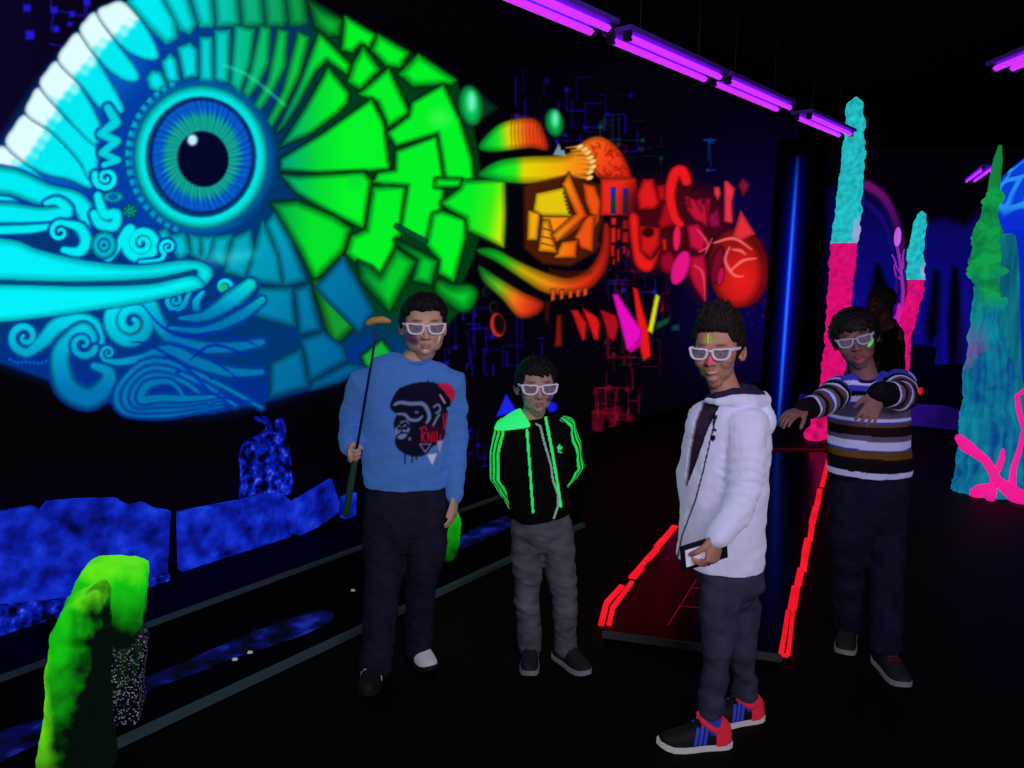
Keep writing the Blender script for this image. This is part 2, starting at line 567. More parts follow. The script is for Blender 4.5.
# ridges of the brow: white tips running into cyan
def tipcol(p, q):
    p = np.array(p, float); q = np.array(q, float); d = q - p; n = np.hypot(*d)
    def f(X, Y):
        t = ((X - p[0]) * d[0] + (Y - p[1]) * d[1]) / n
        t = t + 2.2 * np.sin(X * .42 + Y * .25) + 1.6 * np.sin(Y * .5 - X * .3)
        a = np.clip((t - 24) / 12, 0, 1)[..., None]
        return np.array((220, 250, 250)) * (1 - a) + np.array((0, 230, 238)) * a
    return f
rid = [((-64, 200), (-30, 176), [(0, 190), (30, 215), (20, 225), (-30, 215)]),
       ((-28, 174), (6, 148), [(40, 178), (68, 205), (64, 215), (20, 195)]),
       ((8, 146), (27, 116), [(53, 134), (80, 164), (93, 182), (88, 186), (70, 178), (40, 170)]),
       ((28, 114), (41, 90), [(66, 120), (92, 141), (96, 168), (90, 178), (80, 160), (54, 132)]),
       ((42, 87), (59, 63), [(80, 88), (100, 128), (96, 142), (88, 138), (68, 117)]),
       ((60, 61), (80, 35), [(100, 67), (121, 106), (116, 112), (100, 106), (82, 84)]),
       ((82, 33), (97, 15), [(116, 44), (136, 72), (134, 80), (120, 76), (103, 62)]),
       ((99, 14), (124, 4), [(146, 30), (157, 55), (148, 58), (132, 52), (118, 40)])]
for a, b, rest in rid:
    m = ((a[0] + b[0]) / 2 - 3, (a[1] + b[1]) / 2 - 3)
    K.poly([a, m, b] + rest, tipcol(m, rest[len(rest) // 2]), 'brow_ridge', edge=4, dark=.6, grow=2.0, soft=.9, halo=2, halo_col=(0, 60, 170), smooth=True)
# upper row of plates along the back
for pts in ([(127, 2), (150, -22), (176, 20), (177, 38), (166, 44), (150, 28)], [(152, -24), (178, -32), (196, 24), (190, 34), (180, 30)], [(181, -34), (208, -36), (214, 22), (212, 27), (200, 27)],
            [(211, -36), (234, -36), (240, 22), (237, 26), (217, 26)], [(237, -36), (258, -32), (264, 22), (260, 26), (243, 26)], [(261, -31), (282, -20), (287, 20), (283, 26), (267, 26)],
            [(285, -18), (304, -8), (307, 22), (300, 26), (290, 25)]):
    K.poly(pts, ramp((1, 0), (150, CY), (200, (0, 215, 210)), (245, (10, 175, 130)), (300, (10, 150, 70))), 'scale', edge=8, dark=.45, soft=.9, grow=1.2)
c3 = lambda *p: cr(200, 0, 1 / 3, *p)
petal = ramp((1, 0), (170, (0, 225, 235)), (215, (0, 205, 205)), (245, (5, 185, 130)), (290, (10, 190, 70)), (330, (6, 220, 50)))
for pts in ([(147, 78), (152, 71), (160, 72), (166, 84), (158, 92), (150, 88)], [(162, 62), (170, 54), (176, 60), (179, 80), (171, 83), (166, 78)], [(178, 48), (190, 43), (197, 50), (197, 76), (184, 78)],
            c3((0, 240), (0, 112), (36, 112), (38, 245)), c3((45, 235), (45, 92), (90, 90), (85, 245), (60, 246)), c3((92, 250), (105, 76), (163, 88), (150, 190), (118, 280)),
            c3((130, 275), (152, 210), (182, 78), (210, 85), (205, 190), (175, 250), (142, 295)), c3((162, 318), (205, 240), (235, 88), (262, 95), (255, 200), (215, 280), (180, 330)),
            c3((203, 365), (250, 270), (295, 98), (325, 112), (300, 220), (252, 320), (215, 378))):
    K.poly(pts, petal, 'petal', edge=6, dark=.4, soft=.9, grow=1.3)
for y in (0, 1): pass
K.stroke(c3((70, 195), (150, 230), (260, 320)), 2.2, (60, 240, 200), dark=.7, alpha=.35)
green = lambda X, Y: np.array((3, 240, 38), float) * np.ones(X.shape + (1,))
fade = ramp((1, 0), (283, (0, 160, 120)), (320, (4, 220, 50)), (345, (3, 242, 38)))
halo = dict(halo=4, halo_col=(0, 40, 12))
for pts, f, e, sm in (
        (c3((230, 395), (300, 250), (358, 98), (450, 195), (442, 222), (380, 178), (345, 215), (300, 300), (255, 375)), fade, 5, 0),
        (c3((243, 438), (320, 320), (385, 205), (445, 280), (440, 310), (410, 340), (330, 400)), fade, 5, 0),
        (c3((325, 2), (425, 62), (418, 105), (385, 108), (345, 78)), ramp((1, 0), (300, (8, 120, 60)), (340, (5, 190, 45))), 8, 0),
        (c3((436, 50), (528, 106), (508, 142), (482, 130), (455, 156), (427, 148)), green, 5, 0), (c3((535, 104), (626, 157), (600, 202), (560, 196), (516, 150)), green, 6, 0),
        (c3((655, 163), (768, 240), (755, 252), (640, 257), (598, 222)), green, 7, 0), (c3((490, 142), (538, 208), (482, 268), (445, 245), (462, 190)), green, 6, 0),
        (c3((566, 207), (627, 338), (566, 378), (535, 305), (478, 282)), green, 5, 0), (c3((514, 300), (550, 370), (567, 508), (360, 516), (243, 508), (243, 478), (370, 402)), fade, 4, 0),
        (c3((245, 525), (300, 530), (490, 519), (511, 542), (491, 684), (400, 640), (290, 578)), fade, 5, 0),
        (cr(200, 200, 1 / 3, (215, 10), (290, 5), (400, 50), (450, 85), (432, 150), (345, 240), (300, 150)), ramp((1, 0), (270, (4, 150, 80)), (310, (3, 225, 40))), 7, 0),
        (cr(200, 200, 1 / 3, (520, -38), (618, -44), (607, 90), (540, 247), (440, 160), (455, 110), (500, 90)), green, 6, 0),
        (c3((590, 455), (711, 408), (728, 520), (728, 600), (698, 740), (605, 685), (626, 555), (522, 546), (535, 520), (588, 512)), green, 4, 0),
        (cr(360, 60, .1823, (288, 235), (456, 138), (545, 330), (610, 540), (624, 698), (478, 700), (452, 520), (430, 398), (200, 468), (155, 400), (272, 310)), green, 4, 0),
        (cr(360, 180, .185, (395, 185), (440, 170), (577, 215), (566, 320), (506, 547), (428, 500), (430, 430), (362, 350)), green, 5, 0),
        (cr(360, 180, .185, (412, -4), (545, -2), (547, 35), (410, 35)), green, 4, 0),
        (cr(360, 180, .185, (545, 45), (560, 8), (780, -2), (785, 180), (776, 362), (585, 270), (577, 205), (490, 160), (440, 125)), ramp((1, .18), (505, (3, 238, 36)), (528, (60, 236, 20)), (542, (200, 240, 10))), 5, 0),
        (cr(360, 180, .185, (198, 372), (300, 440), (270, 500), (160, 705), (100, 640), (0, 540), (-10, 440), (60, 470), (110, 520)), ramp((1, 0), (358, (2, 120, 60)), (390, (4, 200, 40))), 8, 0),
        (cr(360, 180, .185, (192, 320), (330, 390), (417, 440), (382, 562), (290, 540), (318, 430), (200, 348)), ramp((0, 1), (240, (0, 110, 40)), (262, (4, 195, 50))), 6, 0),
        (cr(360, 180, .185, (430, 545), (500, 572), (590, 570), (632, 610), (600, 690), (540, 705), (450, 640), (410, 590)), (6, 205, 45), 12, 1),
        (cr(200, 200, 1 / 3, (338, 242), (395, 233), (450, 280), (470, 330), (465, 380), (400, 440), (378, 380)), (20, 150, 45), 8, 0),
        (cr(200, 200, 1 / 3, (488, 468), (545, 423), (582, 470), (500, 502)), (15, 170, 50), 3, 0)):
    K.poly(pts, f, 'scale', edge=e + 1, dark=.3, soft=.9, smooth=bool(sm), grow=1.3, **halo)
K.ell(440, 118, 9, 7, 0, (90, 250, 100), soft=7, alpha=.6)
K.stroke(cr(360, 180, .185, (200, 250), (270, 290), (350, 330)), 3.5, (0, 70, 40), alpha=.9, dark=.6)
for x, y, q in ((355, 182, 8), (386, 181, 5)): K.ell(x, y, q, q, 0, (5, 210, 60), soft=3, alpha=.4)
# plates of the cheek and throat
c4 = lambda *p: cr(200, 200, 1 / 3, *p)
ck = ramp((.75, .65), (280, (0, 195, 215)), (350, (0, 160, 185)), (420, (0, 120, 165)), (500, (0, 92, 145)))
for pts in ([(159, 232), (166, 229), (171, 238), (166, 247), (158, 243)], [(171, 236), (184, 233), (190, 252), (180, 260), (172, 250)], c4((-30, 105), (0, 112), (2, 175), (-25, 165)), c4((4, 112), (40, 110), (36, 165), (5, 178)), c4((28, 170), (45, 112), (95, 105), (70, 195)),
            c4((75, 215), (100, 115), (150, 92), (163, 160), (135, 232)), c4((140, 230), (172, 120), (188, 65), (237, 170), (247, 252), (190, 248)), c4((252, 257), (235, 165), (200, 70), (222, 40), (270, 120), (318, 240)),
            c4((150, 340), (180, 265), (275, 265), (287, 380), (210, 360)), c4((285, 270), (327, 255), (362, 390), (300, 402)), c4((303, 420), (370, 395), (430, 440), (442, 480), (330, 542), (318, 480)),
            c4((215, 490), (305, 445), (325, 560), (210, 592)), c4((340, 545), (445, 490), (500, 500), (420, 545), (335, 570)), c4((380, 300), (350, 260), (430, 170), (520, 330), (480, 400))):
    K.poly(pts, ck, 'cheek_plate', edge=7, dark=.45, soft=.9, grow=1.5)
K.ell(226, 258, 30, 6, -8, (90, 235, 235), soft=5, alpha=.35)

# curls, waves and lips
c2 = lambda *p: cr(0, 200, 1 / 3, *p)
RIM = (0, 55, 165)
def curl(pts, wd, name='curl', col=head_col, dark=.5): K.stroke(pts, wd, col, name, dark=dark, rim=RIM, k=4)
curl([(-60, 195), (0, 180), (45, 195), (75, 202), (86, 215), (80, 232)], [12, 14, 12, 11, 9, 6])
curl([(-60, 222), (0, 214), (40, 217), (66, 212), (58, 201), (46, 203)], [10, 12, 10, 8, 5, 3])
curl([(-70, 232), (0, 230), (30, 229), (52, 226)], [3, 5, 5, 3])
p, w = spiral(60, 232, 13, 1.3, -60, [(80, 228), (86, 242), (78, 252), (64, 250)]); curl(p, list(w) + [6, 7, 6, 4])
p, w = spiral(106, 178, 15, 1.6, 200); curl(p, w)
p, w = spiral(142, 243, 23, 2.2, 230, [(126, 232), (118, 246), (108, 258)]); curl(p, list(w) + [5, 5, 5])
p, w = spiral(168, 247, 10, 1.5, 120, [(160, 260), (140, 262)], flip=-1); curl(p, list(w) + [2.5, 2])
curl([(98, 196), (104, 214), (116, 214), (114, 226), (100, 224), (94, 214)], [5, 6, 6, 6, 6, 5])
K.ell(104, 245, 13, 14, 0, (0, 195, 215), name='curl', edge=5, dark=.4, halo=2, halo_col=RIM); K.ell(104, 245, 7, 8, 0, (0, 105, 170)); K.ell(104, 245, 4.5, 5, 0, (0, 185, 200)); K.ell(104, 245, 1.8, 2, 0, (0, 60, 120))
K.ell(113, 197, 11, 6.5, 0, (0, 170, 200), name='curl', edge=4); K.ell(113, 197, 5, 3, 0, (0, 85, 165))
for k in range(7):
    a = k * .9; K.ell(130 + 5 * math.cos(a), 211 + 5 * math.sin(a), 2.6, 2.6, 0, (0, 140, 120), edge=2)
K.ell(130, 211, 3, 3, 0, (0, 170, 140)); K.ell(130, 211, 1.2, 1.2, 0, (0, 50, 110))
K.stroke([(108, 108), (116, 122), (101, 134), (117, 141), (102, 153), (118, 160), (104, 165)], [5, 6, 5, 5, 4.5, 4, 3.5], (0, 205, 222), 'zigzag', k=0, dark=.5, rim=RIM)
for k in range(20):
    a = math.radians(112 + k * 7.0); rr = 76
    K.poly(np.array([(203 + 66 * math.cos(a + s * .045) * (1 + q), 156 + 71 * math.sin(a + s * .045) * (1 + q)) for s, q in ((-1, .06), (1, .06), (1, .19 - .004 * abs(k - 10)), (-1, .19 - .004 * abs(k - 10)))]), (0, 190, 225), 'eye_bead', edge=2.5, dark=.5)
p, w = spiral(25, 337, 20, 1.4, 75, [(44, 340), (57, 326), (78, 320), (95, 327), (100, 345)], flip=-1); curl(p, list(w) + [8, 9, 9, 8, 6])
for k in range(12): K.ell(10 + k * 4, 364 + 1.5 * math.sin(k) - abs(k - 5) * .9, 1.6, 1.6, 0, (0, 90, 190))
curl([(92, 338), (84, 330), (72, 338), (60, 356), (66, 386), (88, 398), (106, 386), (108, 372), (94, 366)], [6, 8, 9, 10, 12, 12, 10, 7, 4])
p, w = spiral(83, 344, 17, 1.2, 20, flip=-1); curl(p, w)
p, w = spiral(132, 322, 33, 2.0, -50, [(158, 322), (172, 338), (200, 347), (235, 347), (262, 342)]); curl(p, list(w) + [8, 8, 7, 6, 4])
p, w = spiral(108, 353, 10, 1.4, 100, [(120, 362), (143, 358), (170, 350), (196, 362), (230, 372), (262, 372)], flip=-1); curl(p, list(w) + [4, 5, 7, 7, 6, 3])
for rr in (40, 30, 20, 11):
    curl([(158 + rr * 2.6, 398 + rr * .25), (158 + rr * 1.3, 384 - rr * .1), (154, 391 - rr * .75), (154 - rr * .85, 388), (148 - rr * .6, 396 + rr * .35), (160, 392 + rr * .55), (188, 394 + rr * .42), (222, 392 + rr * .36)], [1.5, 3, 4.5, 5, 4.5, 4, 1.5])
p, w = spiral(175, 300, 13, 1.6, 20, [(190, 292), (200, 282)], flip=-1); curl(p, list(w) + [2.5, 1.5])
curl([(203, 292), (196, 302), (198, 312), (206, 316)], [2, 4.5, 4.5, 2])
p, w = spiral(224, 287, 11, 1.4, 60, [(222, 304), (212, 306)]); curl(p, list(w) + [4, 3]); K.ell(223, 287, 3.5, 3.5, 0, (30, 190, 90), soft=1.5)
curl([(180, 318), (205, 316), (232, 300), (250, 285)], [2, 6, 10, 7])
curl([(170, 328), (205, 330), (240, 316), (262, 300)], [2, 4, 6, 4], dark=.6)
for pts in ([(143, 305), (160, 325), (185, 337), (220, 332), (256, 345)], [(130, 342), (150, 345), (187, 368), (215, 395), (256, 402)], [(170, 345), (200, 352), (240, 380)], [(190, 360), (215, 345), (258, 360)]):
    K.stroke(pts, [.6, 1.7, 1.7, .7], (0, 40, 160), dark=1, alpha=.8)
for x, y in ((174, 312), (236, 308), (178, 372), (212, 378), (243, 384)): K.ell(x, y, 2.6, 1.6, 0, (0, 40, 150), soft=1.2)
K.poly([(-118, 236), (0, 238), (40, 250), (90, 261), (140, 265), (185, 260), (206, 264), (213, 274), (204, 286), (195, 281), (193, 272), (150, 279), (80, 282), (0, 280), (-118, 276)], (0, 236, 245), 'upper_lip', edge=8, dark=.6, halo=4, halo_col=(0, 50, 160), smooth=True)
K.poly([(-114, 286), (0, 284), (80, 286), (150, 284), (190, 275), (204, 286), (185, 293), (140, 303), (90, 311), (40, 318), (0, 322), (-106, 328)], (0, 238, 246), 'lower_lip', edge=7, dark=.6, halo=3, halo_col=(0, 60, 165), smooth=True)
K.stroke([(-118, 281), (0, 282.5), (80, 284), (150, 281), (195, 272)], [2.2, 2, 2, 2, 3], (0, 70, 120), dark=1, alpha=.9)

# the eye
K.ell(201, 157, 72, 77, 0, (0, 100, 165), soft=4, alpha=.8)
K.ell(201, 157, 67, 72, 0, (0, 225, 222), name='eye_ring', edge=7, dark=.45, soft=1)
K.ell(201, 157, 55.5, 60.5, 0, (0, 70, 110), soft=1.2)
def iris(X, Y):
    dx, dy = (X - 202) / 51.0, (Y - 156) / 57.0; d = np.hypot(dx, dy); a = np.arctan2(dy, dx)
    n = .5 + .25 * np.sin(a * 37 + 6 * d) * np.sin(a * 11 + 2) + .25 * np.sin(a * 53 + d * 14)
    e = np.clip((d - .68 - .12 * (n - .5)) / .14, 0, 1)[..., None]
    g = np.array((14, 158, 142)) * (.85 + .25 * n)[..., None]; b = np.array((6, 86, 196)) * (.82 + .3 * n)[..., None]
    return (g * (1 - e) + b * e) * np.clip((1.06 - d) / .12, .25, 1)[..., None]
K.ell(202, 156, 52, 58, 0, (0, 20, 105), soft=1.5)
K.ell(202, 156, 51, 57, 0, iris, name='iris', soft=1.5)
K.ell(203, 159, 25.5, 28, -12, (3, 5, 40), name='pupil', soft=1)
K.ell(192.5, 140, 5, 5.5, 0, (190, 235, 245), name='eye_glint', soft=1.6)

# tail of machinery
q = lambda *p: cr(480, 120, .2735, *p)
fin = ramp((1, -.05), (478, (2, 190, 50)), (490, (20, 225, 40)), (502, (215, 215, 10)), (512, (245, 150, 15)), (522, (240, 75, 25)), (545, (215, 40, 25)))
K.poly(q((-3, 85), (60, 20), (130, -5), (200, -5), (235, 40), (248, 110), (180, 104), (60, 118), (5, 112)), fin, 'fin', edge=7, dark=.4, soft=1.2, smooth=True)
for k in range(9): K.stroke([(512 + k * 3.6, 114 + .25 * k * k * .4), (511 + k * 3.7, 132), (512 + k * 3.8, 148)], [.3, .8, .3], (120, 40, 10), dark=1, alpha=.5)
K.poly(q((-6, 195), (60, 150), (160, 133), (300, 128), (350, 108), (420, 140), (400, 205), (330, 228), (160, 234), (30, 218)), ramp((1, 0), (478, (2, 170, 50)), (500, (10, 230, 45)), (515, (40, 235, 30)), (524, (225, 215, 5)), (560, (240, 175, 10)), (585, (245, 120, 20))), 'arm', edge=9, dark=.45, soft=1.2, smooth=True)
K.poly(q((365, 95), (400, 65), (450, 62), (510, 108), (552, 192), (540, 218), (440, 212), (410, 180), (395, 130)), ramp((.8, .5), (530, (250, 120, 20)), (570, (235, 60, 20)), (600, (200, 20, 20))), 'shoulder_cap', edge=6, dark=.5, soft=1.2, smooth=True)
for _ in range(34):
    x, y = r.uniform(590, 624), r.uniform(142, 176); K.stroke([(x, y), (x + r.uniform(-4, 4), y + r.uniform(2, 5)), (x + r.uniform(-6, 6), y + r.uniform(3, 8))], .6, (130, 15, 5), dark=1, alpha=.55)
for x, y in ((365, 98), (382, 108), (393, 120), (402, 138), (410, 152), (412, 172), (402, 190), (400, 212)):
    X0, Y0 = q((x, y))[0]; K.ell(X0, Y0, 4.2, 2.5, -25, (250, 200, 110), name='finger', edge=1.5, dark=.7); K.stroke([(X0 - 3, Y0), (X0 - 14, Y0 + (y - 150) * -.02)], [1.6, .5], (250, 160, 40), dark=.7, alpha=.7)
K.poly(q((160, 240), (320, 200), (440, 235), (452, 350), (425, 480), (330, 535), (230, 525), (162, 470)), (70, 26, 4), 'engine_cavity', soft=2)
OR = ramp((1, .1), (520, (215, 175, 15)), (560, (245, 165, 15)), (585, (245, 130, 15)), (605, (235, 80, 15)))
for pts in (((175, 330), (222, 335), (210, 440), (172, 440)), ((225, 350), (340, 345), (390, 370), (300, 440), (240, 420)), ((375, 230), (420, 240), (443, 300), (435, 370), (415, 405), (398, 330), (385, 300)),
            ((390, 345), (420, 350), (412, 482), (370, 470), (345, 430)), ((300, 445), (357, 438), (352, 505), (270, 505)), ((228, 368), (252, 368), (282, 487), (213, 480)), ((325, 192), (392, 350), (280, 448), (263, 420), (350, 342), (300, 235))):
    K.poly(q(*pts), OR, 'engine_plate', edge=4, dark=.5, soft=.8, halo=3, halo_col=(50, 15, 0))
K.poly(q((195, 330), (205, 268), (306, 246), (332, 352), (228, 350)), (225, 195, 12), 'engine_plate', edge=4, dark=.55, halo=2, halo_col=(50, 15, 0))
for k in range(6): K.ell(*q((307 + k * 3.6, 268 + k * 14))[0], 1, 1, 0, (80, 40, 0))
for y in (395, 425, 450): K.stroke(q((225, y), (270, y + 12)), .7, (110, 60, 5), dark=1, k=0)
K.poly(q((55, 470), (150, 520), (250, 560), (330, 575), (400, 540), (440, 470), (452, 380), (475, 390), (478, 470), (455, 560), (390, 625), (300, 640), (230, 630), (150, 580), (60, 520), (0, 490), (-10, 470)), ramp((1, .1), (510, (2, 190, 40)), (528, (30, 225, 35)), (548, (220, 205, 10)), (580, (245, 130, 20)), (610, (235, 55, 20)), (640, (215, 25, 25))), 'jaw', edge=10, dark=.4, soft=1.2, smooth=True, halo=3, halo_col=(20, 5, 0))
for k in range(16): K.stroke(q((255 + k * 10, 545 + 9 * math.sin(k / 5)), (257 + k * 10, 562 + 9 * math.sin(k / 5))), .7, (90, 25, 0), dark=1, k=0, alpha=.8)
for x in (258, 290, 322, 350, 376): K.poly(q((x, 622 - abs(x - 310) * .1), (x + 18, 620 - abs(x - 310) * .1), (x + 16, 660 - (x - 255) * .15), (x + 1, 664 - (x - 255) * .15)), (235, 80, 25), 'gear_tooth', edge=2)
K.poly(q((-5, 530), (60, 570), (150, 625), (228, 660), (232, 690), (200, 718), (140, 722), (80, 655), (10, 590)), ramp((1, .3), (560, (2, 130, 40)), (585, (110, 190, 30)), (603, (235, 120, 20)), (618, (225, 60, 25)), (640, (140, 25, 20))), 'fin', edge=7, dark=.4, soft=1.2, smooth=True)
RD = (232, 26, 24)
K.poly(q((440, 213), (570, 210), (577, 250), (562, 350), (440, 350)), (228, 38, 24), 'tower', edge=4, dark=.5)
for a in ((477, 245, 497, 345), (522, 250, 543, 345)):
    K.poly(q((a[0], a[1]), (a[2], a[1]), (a[2], a[3]), (a[0], a[3] - 6)), ramp((0, 1), (190, (25, 40, 170)), (205, (10, 60, 60)), (215, (15, 20, 120))), 'tower_window', soft=.6)
for a in ((478, 356, 500, 385), (478, 392, 498, 450), (520, 365, 545, 400), (520, 408, 545, 450), (478, 455, 492, 500), (500, 395, 514, 440), (484, 505, 494, 530), (522, 460, 534, 490), (500, 470, 510, 520), (538, 470, 548, 500)):
    K.poly(q((a[0], a[1]), (a[2], a[1]), (a[2], a[3]), (a[0], a[3])), (215, 28, 26), 'tower_block', edge=2)
g = lambda *p: cr(610, 150, .2214, *p)
K.poly(g((60, 240), (120, 150), (250, 140), (300, 90), (350, 80), (380, 160), (470, 190), (560, 330), (440, 480), (420, 680), (330, 560), (230, 540), (120, 540), (70, 400)), (74, 6, 16), soft=9, alpha=.85, smooth=True)
for pts, c in (((120, 200), (150, 130), (195, 130), (228, 240), (200, 268), (130, 270)), (222, 22, 28)), (((208, 160), (252, 155), (256, 228), (215, 230)), (190, 14, 26)), (((240, 240), (275, 240), (290, 340), (230, 360), (215, 330)), (170, 10, 22)),:
    K.poly(g(*pts), c, 'red_block', edge=5, dark=.5)
K.poly(g((85, 300), (130, 300), (140, 440), (185, 492), (230, 440), (222, 470), (190, 545), (140, 545), (105, 490)), RD, 'red_cup', edge=4, dark=.5, smooth=True)
K.poly(g((132, 340), (228, 350), (226, 430), (185, 492), (135, 458)), (205, 20, 26), 'red_block', edge=5, dark=.5); K.ell(*g((172, 372))[0], 6, 5, 0, (60, 0, 5), soft=1.5)
K.poly(g((230, 400), (255, 400), (262, 470), (240, 470)), (220, 30, 30), 'red_block', edge=3)
K.stroke(g((345, 140), (325, 95), (292, 110), (272, 200), (290, 300), (318, 335)), [5.5, 6, 6, 5.5, 5, 4], (232, 24, 30), 'horn', dark=.55)
K.ell(*g((260, 505))[0], 9, 12, 0, (150, 8, 40), name='pink_blob', edge=5)
K.ell(*g((302, 398))[0], 4, 13, 3, (235, 25, 85), name='oval_shard', edge=2, dark=.7)
K.poly(g((335, 200), (370, 215), (425, 240), (455, 220), (440, 350), (410, 330), (380, 320), (345, 270)), (185, 16, 50), 'pink_shards', edge=3)
for pts in (((330, 240), (360, 215), (372, 270)), ((380, 230), (420, 215), (415, 290)), ((440, 300), (490, 260), (500, 350), (450, 350)), ((425, 220), (458, 218), (440, 340)), ((345, 340), (400, 330), (440, 400), (420, 470), (360, 440)), ((360, 480), (430, 470), (440, 560), (430, 690), (380, 620), (355, 560))):
    K.poly(g(*pts), (150 + r.integers(0, 60), 12, 40 + r.integers(0, 30)), 'pink_shard', edge=4, dark=.5)
for pts in (((468, 166), (495, 165), (502, 195), (488, 232), (470, 200)), ((515, 140), (530, 138), (566, 175), (552, 235), (556, 332), (515, 325))):
    K.poly(g(*pts), (232, 45, 70), 'coral_shard', edge=3, dark=.6)
K.poly(g((575, 160), (600, 122), (636, 158), (600, 217)), (130, 18, 50), 'diamond_shard', edge=4)
K.ell(*g((600, 530))[0], 26, 40, -6, (190, 12, 34), name='ball', edge=12, dark=.3, soft=1.5)
K.ell(*g((570, 535))[0], 28, 40, -4, lambda X, Y: np.array((232, 28, 26), float) * (.62 + .38 * np.clip(1 - np.hypot((X - 742) / 30, (Y - 280) / 36), 0, 1) ** .6)[..., None], name='ball', edge=9, dark=.45, soft=1)
K.ell(*g((485, 520))[0], 7, 20, 12, (120, 8, 40), name='ball_window', edge=4); K.ell(*g((500, 570))[0], 4, 10, 10, (190, 12, 70), edge=2)
K.poly(g((590, 268), (658, 380), (592, 412), (553, 390)), (225, 45, 55), 'pyramid_shard', edge=4, dark=.6)
for pts in (((540, 440), (520, 500), (560, 565), (600, 570)), ((545, 545), (600, 500), (660, 490)), ((555, 450), (590, 455), (612, 472)), ((470, 420), (560, 400), (640, 450))):
    K.stroke(g(*pts), [1, 1.7, .8], (250, 120, 120), dark=1, alpha=.75)
for pts in (((395, 360), (440, 420), (430, 470)), ((460, 400), (440, 440), (400, 460)), ((380, 520), (420, 560), (430, 680))): K.stroke(g(*pts), [.7, 1.4, .6], (240, 80, 90), dark=1, alpha=.7)
K.ell(*g((757, 664))[0], 4, 6.5, 25, (205, 40, 30), name='oval_shard', edge=2)
for _ in range(40):
    x, y = r.normal(760, 18), r.normal(320, 26); K.ell(x, y, r.uniform(.4, 1.4), r.uniform(.4, 1.3), 0, (90, 20, 120), alpha=.5)
K.ell(*g((318, 532))[0], 8.5, 18, 20, (225, 18, 130), name='oval_shard', edge=3, dark=.75)
z = lambda *p: cr(440, 240, .3125, *p)
for pts, c in ((((690, 265), (735, 245), (730, 268), (692, 287)), (10, 75, 45)), (((740, 275), (765, 268), (768, 290), (742, 290)), (15, 60, 70)), (((418, 222), (442, 225), (470, 265), (466, 318), (455, 323)), (190, 20, 22)), (((455, 215), (502, 245), (513, 270), (506, 322), (492, 316)), (215, 20, 22)),
               (((512, 222), (562, 240), (572, 270), (560, 324), (540, 316)), (170, 12, 28)), (((374, 240), (388, 240), (390, 340), (367, 342)), (120, 20, 12)), (((337, 195), (352, 200), (348, 262), (335, 258)), (60, 10, 8)), (((705, 230), (712, 195), (718, 230)), (150, 10, 40)),
               (((617, 150), (632, 156), (668, 290), (676, 372), (650, 389), (640, 350)), (225, 25, 22)), (((690, 172), (704, 180), (680, 302), (664, 290)), (225, 225, 15)), (((551, 172), (568, 172), (646, 290), (641, 340), (612, 360), (597, 350)), (230, 10, 190))):
    K.poly(z(*pts), c, 'shard', edge=2.5, dark=.65, soft=.8)
K.poly(z((600, 352), (612, 360), (641, 340), (646, 290), (632, 318)), (190, 0, 150), soft=.8)
K.ell(*z((185, 272))[0], 7.5, 12, -8, (190, 40, 30), name='ring', soft=.8); K.ell(*z((190, 270))[0], 5.5, 10, -8, (16, 8, 6), soft=1)
for x, y, rr in ((148, 165, 5), (173, 215, 6)):
    K.ell(*z((x, y))[0], rr * .8, rr, 0, (50, 60, 55), soft=.7, alpha=.6); K.ell(*z((x + 2, y))[0], rr * .7, rr * .85, 0, (5, 6, 6), soft=.8)
b5 = lambda *p: cr(420, 60, .2604, *p)
K.poly(b5((215, 110), (305, 185), (240, 230)), (8, 60, 40), 'bulb_fin', edge=5, alpha=.8)
for x, y, rx, ry in ((195, 175, 50, 82), (516, 240, 38, 58)):
    X0, Y0 = b5((x, y))[0]
    K.ell(X0, Y0, rx * .26, ry * .26, -8, (8, 190, 85), name='bulb', edge=8, dark=.25, soft=1.5); K.ell(X0 + 1, Y0 - 4, rx * .08, ry * .12, 0, (110, 240, 190), soft=3)
K.poly([(555, 151), (559, 143), (561, 150), (564, 150), (566, 156), (553, 155)], (170, 200, 220), alpha=.7)

# lay the painting on the wall
def wall_t(px):
    u = (np.asarray(px, float) - 512) / FPX; return None
cols = np.arange(-149, 792, 1.35)
T_ = []
for px in cols:
    # point of the wall seen along that column at the height of the eye line
    u = (px - 512) / (FPX * 1.0125)
    T_.append((u * W0.y - W0.x) / (WD.x - u * WD.y))
T_ = np.array(T_)
Z_ = np.arange(0.02, 3.58, 0.0064)
def wall_xyz(t, z, off=0.004):
    return np.stack([W0.x + WD.x * t + WN.x * off, W0.y + WD.y * t + WN.y * off, z], -1)
def project(p):
    """place of points on the drawing (the drawing is laid out like the photo)"""
    x, y, z = p[..., 0], p[..., 1], p[..., 2] - CAMH
    d = y * CP - z * SP; u = y * SP + z * CP
    return 512 + FPX * x / d, 384 - FPX * u / d
TT, ZZ = np.meshgrid(T_, Z_)
XYZ = wall_xyz(TT.ravel(), ZZ.ravel())
px, py = project(XYZ)
art = lin(K.sample(px, py))
nz_, nt = TT.shape
ii = (np.arange(nz_ - 1)[:, None] * nt + np.arange(nt - 1)[None, :]).ravel()
Fq = np.stack([ii, ii + 1, ii + nt + 1, ii + nt], 1)
cpx, cpy = project(XYZ[Fq].mean(1))
fid = K.ids(cpx, cpy)
mural = empty('fish_mural', W0 + WN * 0.004 + Vector((0, 0, 1.0)), 'giant fluorescent fish mural on the black wall, cyan head, green scales, red machine tail', 'mural')
split_link(XYZ, Fq, fid, K.names, M_MURAL, art * 0.25, art.astype(np.float32), BG, mural, nested=False)
del K.X, K.Y
